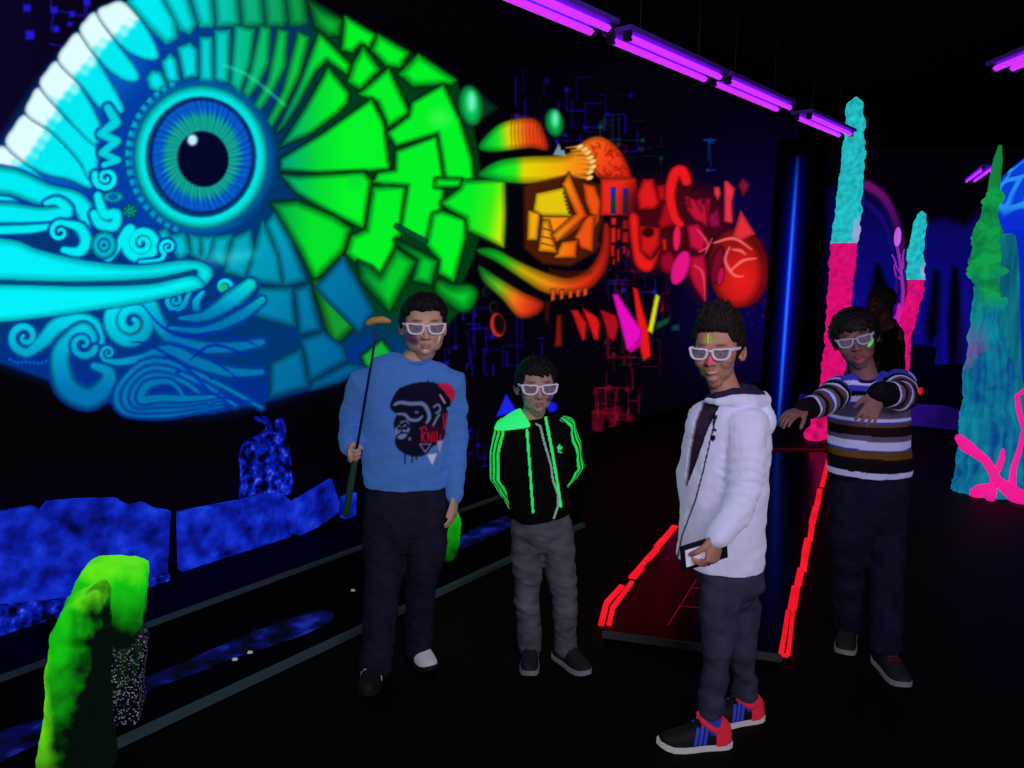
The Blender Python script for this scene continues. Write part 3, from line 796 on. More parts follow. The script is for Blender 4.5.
# ------------------------------------------------------------------ ultraviolet lamps
M_TUBE = plain('ultraviolet_tube', (200, 40, 255), 0.3, glow=(205, 48, 250), gs=1.05)
M_TRAY = plain('lamp_tray', (120, 60, 225), 0.5)
M_CAPS = plain('lamp_end_cap', (40, 30, 60), 0.5)


def uv_lamp(c, d, length, label, group):
    c = Vector(c); d = Vector(d).normalized(); s = Vector((d.y, -d.x, 0)); up = Vector((0, 0, 1))
    root = empty('ultraviolet_lamp', c + up * 0.05, label, 'lamp', group)
    M = Matrix((s, d, up)).transposed()
    MB().add(*box(c + up * 0.035, (0.085, length / 2 + .01, 0.012), M)).build('tray', M_TRAY, root, False)
    for k in (-1, 1):
        p = c + s * (0.048 * k)
        t = MB().add(*tube([p - d * (length / 2 - .03), p + d * (length / 2 - .03)], [.017, .017], 12)).build('lamp_tube', M_TUBE, root)
        for e in (-1, 1): MB().add(*box(p + d * (e * (length / 2 - .02)) + up * .004, (.016, .018, .022), M)).build('end_cap', M_CAPS, t, False)
    for e in (-1, 1):
        p = c + d * (e * length * .3) + up * .045
        MB().add(*tube([p, Vector((p.x, p.y, CEIL))], [.003, .003], 6)).build('hanging_wire', M_BLACKPL, root)
    return root


LZ = 2.75
for s0, lab in ((-1.22, 'violet twin tube ceiling lamp directly above the photographer end of the row'), (0.0, 'violet twin tube ceiling lamp cut off by the top edge above the mural'), (1.28, 'violet twin tube ceiling lamp, second from the near end of the row along the mural'),
                (2.50, 'violet twin tube ceiling lamp, third from the near end of the row along the mural'), (4.02, 'violet twin tube ceiling lamp at far end of the row, crossing the tall cyan pillar')):
    a = G(686, 67, LZ); b = G(606, 33, LZ)
    base = Vector((b.x, b.y, LZ)) - WD * 1.2
    if s0 < 0: continue
    uv_lamp(base + WD * (s0 + .6), WD, 1.15, lab, 'ultraviolet lamps in a row beside the mural')
uv_lamp((2.83, 4.2, LZ), (0, 1, 0), 1.2, 'violet lamp at the top right corner, high above the green tower', None)
uv_lamp((6.0, 10.45, LZ), (.4, .917, 0), 1.7, 'small distant violet lamp touching the tip of the green tower', None)

# ------------------------------------------------------------------ ruins: painted boards along the foot of the mural wall
M_RUIN = paint_mat('blue_patchy_paint', ((0.30, (3, 4, 60)), (0.47, (8, 24, 150)), (0.60, (16, 42, 190)), (0.78, (28, 70, 220))), 9.0, 6)
M_RUIN2 = paint_mat('blue_crusty_paint', ((0.38, (1, 2, 20)), (0.47, (4, 14, 120)), (0.60, (12, 36, 185)), (0.72, (80, 100, 220))), 22.0, 8, bump=.9)


def wall_at(px, py, off):
    """point of the mural wall, off metres into the hall"""
    u = (px - 512) / FPX; v = (384 - py) / FPX
    d = Vector((u, CP + v * SP, -SP + v * CP)); o = W0 + WN * off - Vector((0, 0, CAMH))
    return d * (o.dot(WN) / d.dot(WN)) + Vector((0, 0, CAMH))


def board(pts, off, thick, name, mat, label, cat, group=None, foot=False):
    V = [wall_at(x, y, off) for x, y in pts]
    if foot:
        for i in foot: V[i].z = 0.002
    o = MB().add(*prism(V, -WN * thick)).build(name, mat, smooth=False)
    return tag(o, label, cat, group)


GR_ = 'painted ruin boards along the wall foot'
board([(-60, 545), (2, 513), (36, 507), (43, 512), (50, 503), (80, 500), (119, 499), (116, 560), (118, 600), (60, 607), (-60, 640)], .10, .05, 'ruin_board', M_RUIN, 'widest blue ruin board with a notched top edge, at far left of the wall foot', 'board', GR_, (7, 8, 9))
board([(120.5, 501), (134, 506), (146, 503), (156, 509), (171, 511), (167, 573), (120, 590)], .10, .05, 'ruin_board', M_RUIN, 'narrow blue ruin board behind the top of the green foam arch', 'board', GR_, (5, 6))
board([(181, 513), (243, 501), (244, 555), (182, 566)], .10, .05, 'ruin_board', M_RUIN, 'oblong blue ruin board just right of the gap, left of the crusty blue tower', 'board', GR_, (2, 3))
board([(244.5, 500.5), (281, 493), (290, 500), (292, 540), (245, 553)], .10, .05, 'ruin_board', M_RUIN, 'square blue ruin board right under the crusty blue tower', 'board', GR_, (3, 4))
board([(288, 505), (332, 479), (340, 504), (339, 513), (318, 527), (300, 538), (290, 532)], .13, .025, 'ruin_board', M_RUIN, 'tilted blue ruin board with a dark hole, next to the boy with the putter', 'board', GR_, (5,))
board([(345, 498), (357, 493), (356, 511), (345, 514)], .10, .05, 'ruin_board', M_RUIN, 'small blue ruin board half hidden by the green putter grip', 'board', GR_, (2, 3))
board([(-60, 612), (60, 600), (118, 588), (170, 574), (170, 584), (100, 606), (20, 630), (-60, 655)], .16, .03, 'rubble_strip', M_RUIN2, 'low dark blue rubble strip under the widest ruin board', 'board', None, (4, 5, 6, 7))
board([(243, 499), (244, 470), (242, 455), (248, 442), (262, 436), (270, 430), (268, 424), (259, 421), (258, 417), (268, 417), (272, 425), (273, 432), (279, 434), (279, 421), (283, 418), (286, 428), (285, 440), (290, 450), (292, 475), (294, 484), (290, 494)], .046, .04, 'ruin_tower', M_RUIN2, 'crusty blue ruin tower with a broken top on the black wall', 'tower')

# ------------------------------------------------------------------ left minigolf lanes with their kerbs
M_KERB = plain('grey_green_kerb_paint', (62, 78, 84), 0.7, glow=(16, 22, 24), gs=.6, bump=(50, .4))
M_LANE = paint_mat('lane_felt_with_blue_smears', ((0.50, (3, 2, 8)), (0.60, (4, 4, 50)), (0.72, (16, 28, 130))), 1.1, 5, rough=.8, bump=.1, stretch=(1, 1, 1))


def ground_line(p, a, b):
    """strip end points on the floor: through floor point p along the wall, from a to b"""
    return p + WD * a, p + WD * b


kA = G(330, 646); kB = G(330, 561)
a0 = (G(116, 751) - kA).dot(WD)
for p, a, b, lab in ((kA, a0, 2.0, 'thin grey green lane kerb on the floor, nearest to the camera'), (kB, -2.9, 2.6, 'thin grey green lane kerb on the floor, closer to the mural wall')):
    A, B = ground_line(p, a, b); n = WN * .018
    tag(MB().add(*prism([A - n, B - n, B + n, A + n], Vector((0, 0, .022)))).build('lane_kerb', M_KERB, smooth=False), lab, 'kerb', 'kerbs of the left minigolf lane')
A, B = ground_line(kA, -2.6, 2.0); C_, D_ = ground_line(kB, -2.9, 2.6); n = WN * .019
tag(MB().add(*prism([A - n, B - n, D_ + n, C_ + n], Vector((0, 0, .008)))).build('minigolf_lane', M_BLACK, smooth=False), 'dark felt minigolf lane between two grey green kerbs along the mural', 'lane')
# patchy blue smears laid on the lane
lane_root = None
sm_mat = paint_mat('blue_patchy_smear', ((0.42, (3, 2, 10)), (0.55, (5, 7, 70)), (0.75, (24, 44, 165))), 8.0, 6, stretch=(1, 1, 1), bump=.1)


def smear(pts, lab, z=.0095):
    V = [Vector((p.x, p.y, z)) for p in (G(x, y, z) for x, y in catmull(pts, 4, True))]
    tag(MB().add(*prism(V, Vector((0, 0, .001)))).build('blue_smear', sm_mat, smooth=False), lab, 'paint', 'blue smears on the lane')


smear([(128, 700), (160, 686), (200, 672), (240, 656), (290, 640), (330, 622), (326, 610), (280, 622), (220, 646), (180, 664), (140, 680), (126, 690)], 'long blue smear on the lane right of the green foam arch')
smear([(-20, 770), (20, 752), (50, 738), (62, 722), (40, 720), (10, 728), (-20, 742)], 'short blue smear in the bottom left corner')
smear([(462, 548), (500, 532), (512, 524), (505, 516), (480, 526), (462, 536)], 'faint blue smear on the lane between the two boys on the left')
for x, y, lab in ((235, 660, 'small white tee marker on the dark lane, nearer of the two'), (250, 653, 'small white tee marker on the dark lane, farther of the two'), (353, 591, 'tiny white tee marker behind the legs of the boy with the putter')):
    p = G(x, y, .009)
    tag(MB().add(*box(p + Vector((0, 0, .0045)), (.008, .004, .004))).add(*box(p + Vector((0, 0, .002)), (.010, .006, .002))).build('tee_marker', plain('white_marker', (215, 215, 215), .5, glow=(150, 150, 150), gs=.5), smooth=False), lab, 'marker', 'white tee markers')


# ------------------------------------------------------------------ green foam arches standing on the lane
def rock(mb, voxel, smooth, namp, nfreq, seed):
    me = remesh(mb, voxel, smooth)
    co = coords(me); nn = normals(me)
    co = co + nn * (vnoise(co, nfreq * 2.2, seed, 5) * namp * 1.6)[:, None]
    set_coords(me, co)
    return me, co


def slab(outline, Y, thick, name, root, seed, fade):
    """rounded slab of foam with the given outline at distance Y; fade: heights between which the paint thins out"""
    V = [P(x, y, Y) for x, y in catmull(outline, 3, True)]
    for v in V: v.z = max(v.z, 0.009)
    me, co = rock(MB().add(*prism(V, Vector((-.03, thick, 0)))), .0085, 3, .0045, 7, seed)
    co[:, 2] = np.maximum(co[:, 2], 0.0085); set_coords(me, co)
    n1 = vnoise(co, 16, seed + 1, 5) * .8
    return me, co, n1


arch = empty('foam_arch', G(95, 760), 'lumpy lime green foam arch with a speckled clear leg, standing on the lane', 'obstacle')
lime, mid, dark = np.array((120, 250, 30)), np.array((22, 205, 20)), np.array((4, 14, 8))


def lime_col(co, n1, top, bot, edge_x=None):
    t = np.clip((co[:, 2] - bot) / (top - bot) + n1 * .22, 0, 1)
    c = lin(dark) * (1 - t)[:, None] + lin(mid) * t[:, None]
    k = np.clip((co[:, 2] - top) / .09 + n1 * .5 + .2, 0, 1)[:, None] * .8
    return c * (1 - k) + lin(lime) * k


me, co, n1 = slab([(37, 792), (40, 735), (43, 680), (49, 640), (62, 612), (80, 600), (92, 593), (99, 600), (101, 640), (102, 720), (103, 800)], 2.28, .13, 'a', arch, 4, None)
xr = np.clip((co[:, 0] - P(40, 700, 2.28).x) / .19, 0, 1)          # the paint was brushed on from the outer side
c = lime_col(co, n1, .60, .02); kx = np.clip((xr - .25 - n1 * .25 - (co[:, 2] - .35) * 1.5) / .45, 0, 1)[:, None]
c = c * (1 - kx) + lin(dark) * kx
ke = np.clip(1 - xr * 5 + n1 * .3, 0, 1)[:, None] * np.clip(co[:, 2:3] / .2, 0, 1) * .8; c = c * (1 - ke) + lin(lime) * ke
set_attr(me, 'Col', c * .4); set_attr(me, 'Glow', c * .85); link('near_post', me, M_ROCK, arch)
me, co, n1 = slab([(60, 625), (67, 600), (77, 580), (86, 570), (112, 569), (136, 573), (140, 580), (139, 606), (136, 640), (126, 650), (110, 645), (98, 628), (80, 640)], 2.58, .14, 'b', arch, 8, None)
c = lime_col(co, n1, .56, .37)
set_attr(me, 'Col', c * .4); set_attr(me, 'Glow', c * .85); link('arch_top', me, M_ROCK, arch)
m, N, Kk, b = new_mat('clear_plastic_with_white_specks')
tc = N.new('ShaderNodeTexCoord'); vo = N.new('ShaderNodeTexVoronoi'); rp = N.new('ShaderNodeValToRGB'); nz = N.new('ShaderNodeTexNoise'); mu = N.new('ShaderNodeMath'); mu.operation = 'MULTIPLY'
vo.inputs['Scale'].default_value = 110; nz.inputs['Scale'].default_value = 9
rp.color_ramp.elements[0].position = .10; rp.color_ramp.elements[0].color = (1, 1, 1, 1); rp.color_ramp.elements[1].position = .38; rp.color_ramp.elements[1].color = (0, 0, 0, 1)
Kk.new(tc.outputs['Object'], vo.inputs['Vector']); Kk.new(tc.outputs['Object'], nz.inputs['Vector']); Kk.new(vo.outputs['Distance'], rp.inputs['Fac'])
Kk.new(rp.outputs['Color'], mu.inputs[0]); Kk.new(nz.outputs['Fac'], mu.inputs[1])
mx = N.new('ShaderNodeMix'); mx.data_type = 'RGBA'; Kk.new(mu.outputs[0], mx.inputs[0]); mx.inputs[6].default_value = L4((6, 8, 26)); mx.inputs[7].default_value = L4((225, 225, 230))
Kk.new(mx.outputs[2], b.inputs['Base Color']); Kk.new(mx.outputs[2], b.inputs['Emission Color']); b.inputs['Emission Strength'].default_value = .35; b.inputs['Roughness'].default_value = .25
me, co, n1 = slab([(104, 640), (144, 640), (140, 690), (139, 722), (128, 729), (108, 730), (106, 690)], 2.60, .10, 'c', arch, 12, None)
me.materials.append(m); link('speckled_leg', me, m, arch)
me, co, n1 = slab([(444, 522), (457, 516), (462, 522), (460, 545), (455, 560), (445, 563), (442, 545)], 4.15, .12, 'd', None, 15, None)
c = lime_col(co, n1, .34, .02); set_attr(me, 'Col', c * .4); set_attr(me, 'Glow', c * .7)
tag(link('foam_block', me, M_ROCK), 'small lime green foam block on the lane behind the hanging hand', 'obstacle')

# ------------------------------------------------------------------ black gloss lane with red zigzag rails
M_RED = paint_mat('red_fluorescent_paint', ((0.3, (225, 12, 30)), (0.7, (250, 28, 48))), 5, 3)
M_LIP = plain('grey_lane_lip', (70, 70, 74), .6, bump=(30, .2))
LZ2 = .024
fl, fr = G(603, 632, LZ2), G(782, 656, LZ2)
bl, br = G(733, 450, LZ2), G(832, 451, LZ2)
for v in (fl, fr, bl, br): v.z = 0.001
lane = empty('gloss_lane', (fl + fr + bl + br) / 4, 'raised glossy black lane with red zigzag rails, behind the boy in white jacket', 'lane')
MB().add(*prism([fl, fr, br, bl], Vector((0, 0, LZ2)))).build('lane_bed', M_GLOSS, lane, False)
fd = (fr - fl).normalized(); fn = Vector((fd.y, -fd.x, 0))
MB().add(*prism([fl + fn * .012, fr + fn * .012, fr + fn * .001, fl + fn * .001], Vector((0, 0, LZ2 + .008)))).build('front_lip', M_LIP, lane, False)
MB().add(*prism([bl, br, br - fn * .03, bl - fn * .03], Vector((0, 0, LZ2 + .015)))).build('back_lip', plain('dim_red_lip', (90, 8, 16), .6, glow=(60, 4, 10), gs=.5), lane, False)


def rail(pts, wd, zz=LZ2 + .001, name='rail_segment'):
    """flat painted rail piece along photo points"""
    c = [G(x, y, zz) for x, y in pts]
    left, right = [], []
    for i in range(len(c)):
        t = (c[min(i + 1, len(c) - 1)] - c[max(i - 1, 0)]).normalized(); s = Vector((t.y, -t.x, 0)) * wd
        left.append(c[i] - s); right.append(c[i] + s)
    MB().add(*prism(left + right[::-1], Vector((0, 0, .012)))).build(name, M_RED, lane, False)


for pts, wd in (([(601, 626), (606, 606)], .013), ([(609, 626), (612, 612)], .011), ([(606.5, 604), (622, 587)], .013), ([(612, 610), (632, 583)], .011), ([(632, 579), (641, 569)], .02), ([(634, 576), (647, 560)], .014),
                ([(647, 561), (657, 550)], .018), ([(657, 548), (664, 540)], .02), ([(665, 539), (675, 527)], .018), ([(682, 519), (700, 498)], .016), ([(702, 495), (715, 478)], .016), ([(718, 474), (731, 455)], .014),
                ([(788, 656), (790, 640), (793, 612)], .009), ([(781, 655), (785, 632), (788, 612)], .010), ([(781, 656), (788, 657)], .008), ([(792, 610), (796, 588)], .02), ([(798, 586), (801, 570)], .018), ([(803, 572), (805, 556)], .018),
                ([(805, 556), (808, 540)], .02), ([(810, 541), (812, 526)], .016), ([(812, 524), (816, 508)], .02), ([(817, 506), (820, 490)], .018), ([(822, 487), (828, 462)], .016)):
    rail(pts, wd)
M_REFLECTION_LINE = plain('red_reflection_line', (110, 10, 30), .5, glow=(100, 6, 28), gs=.7)  # red reflections in the gloss bed, painted on as thin glowing lines
for pts in ([(668, 625), (692, 587)], [(692, 587), (720, 540)], [(745, 582), (752, 560)], [(680, 606), (735, 612)], [(692, 588), (742, 590)]):
    c = [G(x, y, LZ2 + .0005) for x, y in pts]; t = (c[1] - c[0]).normalized(); s = Vector((t.y, -t.x, 0)) * .004
    MB().add(*prism([c[0] - s, c[1] - s, c[1] + s, c[0] + s], Vector((0, 0, .001)))).build('reflection_line', M_REFLECTION_LINE, lane, False)

# ------------------------------------------------------------------ corner panel with a streak of blue light painted on as glow
pb = G(778, 426); panel = empty('corner_panel', pb, 'narrow black corner panel with a vertical streak of blue light painted as glow', 'panel')
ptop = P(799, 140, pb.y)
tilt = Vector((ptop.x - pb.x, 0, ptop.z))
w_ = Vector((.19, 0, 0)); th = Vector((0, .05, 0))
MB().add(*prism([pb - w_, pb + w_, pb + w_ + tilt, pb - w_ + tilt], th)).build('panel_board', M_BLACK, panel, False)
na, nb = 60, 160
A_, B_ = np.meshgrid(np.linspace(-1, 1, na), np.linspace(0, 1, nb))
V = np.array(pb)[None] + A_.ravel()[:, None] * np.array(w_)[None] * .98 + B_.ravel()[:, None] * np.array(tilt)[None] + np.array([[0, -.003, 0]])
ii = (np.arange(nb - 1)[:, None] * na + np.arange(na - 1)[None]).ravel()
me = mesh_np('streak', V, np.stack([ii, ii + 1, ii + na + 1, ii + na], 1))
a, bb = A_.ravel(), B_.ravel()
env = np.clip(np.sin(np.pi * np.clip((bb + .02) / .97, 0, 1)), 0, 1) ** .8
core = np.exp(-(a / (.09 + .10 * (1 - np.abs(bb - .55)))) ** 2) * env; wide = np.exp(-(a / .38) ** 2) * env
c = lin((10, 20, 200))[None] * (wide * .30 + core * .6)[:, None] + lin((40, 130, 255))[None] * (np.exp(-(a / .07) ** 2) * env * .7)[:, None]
set_attr(me, 'Col', c * .3); set_attr(me, 'Glow', c); link('blue_light_streak', me, M_MURAL, panel)

# ------------------------------------------------------------------ painted grotto on the back wall
BK = Canvas(760, 150, 1080, 440, 2.0)
r = np.random.default_rng(5)
BK.C[:] = (3, 1, 8)
bg = BK.pid('night_background'); BK.I[:] = bg
BL = ramp((0, 1), (180, (6, 3, 40)), (230, (9, 6, 92)), (300, (9, 8, 118)), (370, (12, 8, 120)), (420, (20, 8, 90)))
BK.poly([(828, 190), (845, 180), (866, 182), (884, 196), (897, 220), (905, 260), (910, 420), (828, 420)], BL, 'grotto', soft=4, smooth=False)
BK.poly([(925, 222), (945, 218), (965, 226), (985, 205), (1000, 215), (1080, 230), (1080, 430), (910, 430), (912, 300)], BL, 'grotto', soft=5)
BK.stroke([(852, 196), (860, 187), (868, 186), (884, 198), (896, 222), (904, 260), (906, 300)], [5, 5.5, 5, 4, 3], ramp((0, 1), (185, (105, 18, 105)), (215, (70, 10, 90)), (260, (45, 6, 85)), (300, (20, 5, 80))), 'arch_band', soft=2, dark=.6)
BK.stroke([(855, 202), (868, 204), (884, 222), (893, 250)], [2, 3, 2], (22, 10, 110), 'arch_band', dark=.7, soft=2)
for pts in ([(876, 264), (880, 266), (893, 300), (896, 312), (905, 330), (905, 345), (862, 345), (866, 310)], [(952, 266), (958, 268), (964, 330), (962, 400), (950, 400), (948, 320)], [(934, 270), (940, 272), (938, 330), (930, 350), (926, 330)]):
    BK.poly(pts, (3, 1, 14), 'dark_opening', soft=3)
for _ in range(26):
    x = r.uniform(915, 1060); y = r.uniform(225, 300); BK.stroke([(x, y), (x + r.uniform(-6, 6), y + 50), (x + r.uniform(-10, 10), y + 110)], [1, 2.5, 1], (4, 2, 50) if r.random() < .5 else (20, 14, 140), dark=1, soft=2, alpha=.35)
YB = 12.60
xs = np.linspace(P(818, 300, YB).x, P(1070, 300, YB).x, 300); zs = np.linspace(.02, 3.4, 230)
XX, Zz = np.meshgrid(xs, zs); V = np.stack([XX.ravel(), np.full(XX.size, YB), Zz.ravel()], 1)
gx, gy = project(V); art2 = lin(BK.sample(gx, gy)); n2, n1_ = XX.shape
ii = (np.arange(n2 - 1)[:, None] * n1_ + np.arange(n1_ - 1)[None]).ravel(); F2 = np.stack([ii, ii + 1, ii + n1_ + 1, ii + n1_], 1)
qx, qy = project(V[F2].mean(1))
gm = empty('grotto_mural', (5, YB, 1.0), 'dim blue grotto mural with dark openings and a purple arch on the back wall', 'mural')
split_link(V, F2, BK.ids(qx, qy), BK.names, M_MURAL, art2 * .25, art2.astype(np.float32), bg, gm, nested=False)
del BK


# ------------------------------------------------------------------ coral pillars, mushroom, tower
def lathe_noise(base, top, prof, n=72, m=170, seed=0, amp=.03, freq=3.0, bend=None, flat=1.0):
    """column from base to top; prof: list of (t, radius); rough surface"""
    base, top = Vector(base), Vector(top)
    t = np.linspace(0, 1, m); rad = np.interp(t, [p[0] for p in prof], [p[1] for p in prof])
    ang = np.linspace(0, 2 * np.pi, n, endpoint=False)
    T, A = np.meshgrid(t, ang, indexing='ij')
    cx = np.interp(T, [0, 1], [base.x, top.x]); cy = np.interp(T, [0, 1], [base.y, top.y]); cz = np.interp(T, [0, 1], [base.z, top.z])
    if bend is not None: cx = cx + np.interp(T, [b[0] for b in bend], [b[1] for b in bend])
    dirs = np.stack([np.cos(A), np.sin(A), np.zeros_like(A)], -1).reshape(-1, 3)
    c = np.stack([cx, cy, cz], -1).reshape(-1, 3)
    rr = np.interp(T, t, rad).ravel()
    nz = vnoise(c + dirs * rr[:, None], freq * 2.2, seed, 5) * 1.7
    rr = rr * (1 + 0 * nz) + amp * nz * np.clip(rr / .08, 0, 1)
    d2 = dirs * np.array([1, flat, 1])
    V = c + d2 * rr[:, None]
    idx = np.arange(m * n).reshape(m, n)
    F = np.stack([idx[:-1], np.roll(idx[:-1], -1, 1), np.roll(idx[1:], -1, 1), idx[1:]], -1).reshape(-1, 4)
    V = np.vstack([V, c[-n:].mean(0) + [0, 0, .01], c[:n].mean(0)])
    cap = np.array([(idx[-1, k], idx[-1, (k + 1) % n], m * n, m * n) for k in range(n)])
    return V, F, T.ravel(), A.ravel(), nz, m * n


def col_mesh(V, F): return mesh_np('col', V, F)


def add_col(name, V, F, c, glow, parent, keep=None, mat=None):
    me = mesh_np(name, V, F); set_attr(me, 'Col', c * .35); set_attr(me, 'Glow', c * glow)
    return link(name, me, mat or M_ROCK, parent)


def pillar(px_base, py_base, px_top, py_top, hw_px, split_py, label, seed, bend=None, topcut=.6, pk_=1.0):
    b = G(px_base, py_base); t = P(px_top, py_top, b.y)
    rad = hw_px * b.y / FPX
    zs = P(px_top, split_py, b.y).z / t.z
    root = empty('coral_pillar', b, label, 'pillar', 'two tone coral pillars')
    prof = [(0, rad * 1.1), (.12, rad * .92), (zs - .02, rad * pk_), (zs, rad * 1.08), (.8, rad * .92), (.93, rad * .74), (.985, rad * topcut), (1, rad * .1)]
    V, F, T, A, nz, nv = lathe_noise(b, t, prof, seed=seed, amp=rad * .13, freq=2.2 / rad * .25, bend=bend)
    fine = vnoise(V[:nv], 22, seed + 3, 6) * 1.5
    fine = np.append(fine, [0, 0]); T = np.append(T, [1, 0]); nz2 = np.append(nz, [0, 0])
    cy = lin((38, 205, 212)) * (np.clip(.78 + fine * .22, .35, 1.25))[:, None]
    k = np.clip(1 - np.abs(T - zs - .03) / .05, 0, 1)[:, None] * (np.append(np.cos(A), [0, 0]) > .1)[:, None] * .75
    cy = cy * (1 - k) + lin((190, 150, 225)) * k
    pk = lin((228, 14, 118)) * (np.clip(.85 + fine * .2, .4, 1.2))[:, None]
    fz = T[F].mean(1)
    lo = F[fz < zs]; hi = F[fz >= zs]
    for nm, f, c in (('pink_base', lo, pk), ('cyan_shaft', hi, cy)):
        u, inv = np.unique(f, return_inverse=True)
        add_col(nm, V[u], inv.reshape(f.shape), c[u], .95, root)
    return root, b, rad


pillar(829, 428, 856, 97, 11.4, 243, 'tall coral pillar, cyan above and pink below, at the end of the lamp row', 21, bend=[(0, -.02), (.3, .0), (.55, .0), (.8, .02), (1, 0)])
pillar(899, 416, 922, 211, 7.6, 279, 'short coral pillar, cyan above and pink below, left of the green tower', 33, bend=[(0, 0), (.4, -.05), (.62, .03), (.8, -.02), (1, 0)], topcut=.5, pk_=.95)

# pink rubble at the foot of the tall pillar
me, co = rock(MB().add(*ellipsoid(G(828, 440) + Vector((0, .1, .12)), (.13, .12, .20))).add(*ellipsoid(G(820, 442) + Vector((0, .1, .05)), (.13, .1, .07))), .02, 3, .02, 4, 5)
set_attr(me, 'Col', np.tile(lin((228, 14, 118)), (len(co), 1)) * .3); set_attr(me, 'Glow', np.tile(lin((225, 16, 110)), (len(co), 1)) * (.8 + .2 * wnoise(co, 8, 2, 2))[:, None])
tag(link('coral_rubble', me, M_ROCK), 'pink coral lump on the floor at the foot of the tall pillar', 'rock')

# purple sea plant
b = G(897, 414); ps = empty('sea_plant', b, 'thin purple sea plant with a bulb and tendrils, left of the short pillar', 'plant')
Yp = b.y; M_PUR = plain('purple_fluorescent_paint', (190, 70, 200), .7, glow=(150, 40, 165), gs=.6); M_PUR2 = plain('magenta_fluorescent_paint', (200, 30, 190), .7, glow=(175, 22, 170), gs=.9)
pp = lambda *q: [P(x, y, Yp) for x, y in q]
MB().add(*tube(pp((897, 412), (901, 330), (903, 290), (900, 262), (897, 246)), [.03, .022, .018, .016, .014], 10)).build('stem', M_PUR, ps)
MB().add(*ellipsoid(P(897.5, 237, Yp), (.034, .034, .105))).build('bulb', plain('lilac_paint', (215, 120, 225), .6, glow=(200, 95, 215), gs=.8), ps)
for q in ([(902, 275), (897, 268), (894, 258), (892, 255)], [(902, 280), (896, 276), (894, 267), (896, 262)], [(903, 268), (903, 255), (904, 250)], [(901, 268), (900, 255)]):
    MB().add(*tube(pp(*q), [.012] + [.009] * (len(q) - 1), 8)).build('tendril', M_PUR, ps)
for dx in (-7, 6): MB().add(*tube(pp((898 + dx, 412), (900 + dx * .9, 340), (901 + dx * .6, 270)), [.03, .026, .008], 8)).build('leaf', plain('dim_purple_paint', (70, 12, 110), .7, glow=(52, 8, 100), gs=.8), ps)
MB().add(*tube(pp((891, 412), (892, 355), (897, 318), (899, 304)), [.09, .075, .045, .01], 12)).build('thick_leaf', M_PUR2, ps)

# mushroom
mb_ = G(1072, 470); Ym = 7.2
mushroom = empty('giant_mushroom', P(1066, 400, Ym).xy.to_3d(), 'giant blue mushroom with a net patterned cap, behind the green tower at the right edge', 'mushroom')
cxm = P(1066, 300, Ym).x; zt = P(1066, 138, Ym).z; zb = P(1066, 232, Ym).z; Rm = (cxm - P(992, 215, Ym).x)
V, F, T, A, nz, nv = lathe_noise((cxm, Ym, zb), (cxm, Ym, zt), [(t, Rm * math.sqrt(max(1 - t ** 2.0, .0001))) for t in np.linspace(0, 1, 40)], n=160, m=150, amp=.004, freq=2)
rc = np.random.default_rng(11)
pts = [];
for _ in range(4000):
    u = rc.uniform(0, 1); a = rc.uniform(0, 6.283); s = math.sqrt(1 - u * u); q = np.array([s * math.cos(a), s * math.sin(a), u * .75])
    if all(np.linalg.norm(q - p) > .21 for p in pts): pts.append(q)
pts = np.array(pts); Q = (V[:nv] - np.array([cxm, Ym, zb])) / np.array([Rm, Rm, (zt - zb) / .75])
D = np.sort(np.linalg.norm(Q[:, None] - pts[None], axis=2), axis=1); e = np.clip((D[:, 1] - D[:, 0] - .035) / .03, 0, 1)[:, None]
low = np.clip((Q[:, 2:3] - .10) / .1, 0, 1)
c = lin((40, 150, 245)) * (1 - e) + lin((8, 62, 225)) * e; c = c * low + lin((6, 45, 215)) * (1 - low)
c = np.vstack([c, c[-1], c[0]])
add_col('cap', V, F, c, .9, mushroom, mat=M_MURAL)
V, F, T, A, nz, nv = lathe_noise((cxm, Ym, 0), (cxm, Ym, zb + .1), [(0, Rm * .8), (.5, Rm * .72), (1, Rm * .8)], n=80, m=80, amp=.01, freq=2)
add_col('stalk', V, F, np.tile(lin((6, 40, 205)), (len(V), 1)), .8, mushroom, mat=M_MURAL)

# coral tower
tb = G(985, 503); Yt = tb.y + .3
tower = empty('coral_tower', (P(985, 400, Yt).x, Yt, 0), 'tall lumpy coral tower, green top and teal foot with pink roots, at the right edge', 'tower')
pxm = Yt / FPX
base = Vector((P(992, 400, Yt).x, Yt, 0)); topp = P(994, 205, Yt)
sil = [(497, 952, 1034), (470, 957, 1034), (440, 963, 1026), (400, 966, 1021), (360, 969, 1016), (330, 972, 1011), (300, 976, 1006), (285, 976, 1005), (265, 973, 1005), (250, 974, 1000), (230, 977, 999), (215, 983, 998), (195, 988, 998), (182, 992, 997)]
z0 = [max(P(990, y, Yt).z, 0) for y, a, b_ in sil]; zt_ = z0[-1]; z0[0] = 0
prof = [(z / zt_, (b_ - a) / 2 * pxm) for z, (y, a, b_) in zip(z0, sil)]
cx_off = [(z / zt_, P((a + b_) / 2, y, Yt).x - (base.x)) for z, (y, a, b_) in zip(z0, sil)]
V, F, T, A, nz, nv = lathe_noise(base, (base.x, Yt, zt_), prof, n=150, m=320, seed=51, amp=.015, freq=2.6, bend=cx_off, flat=.75)
core_ = V[:nv]
kn = vnoise(core_, 3, 60, 4) * 1.5; fine = vnoise(core_, 14, 61, 6) * 1.6; strk = vnoise(core_ * np.array((1, 1, .08)), 22, 62, 4) * 1.8; rib = np.sin(A * 22 + kn * 4) * .5 + strk
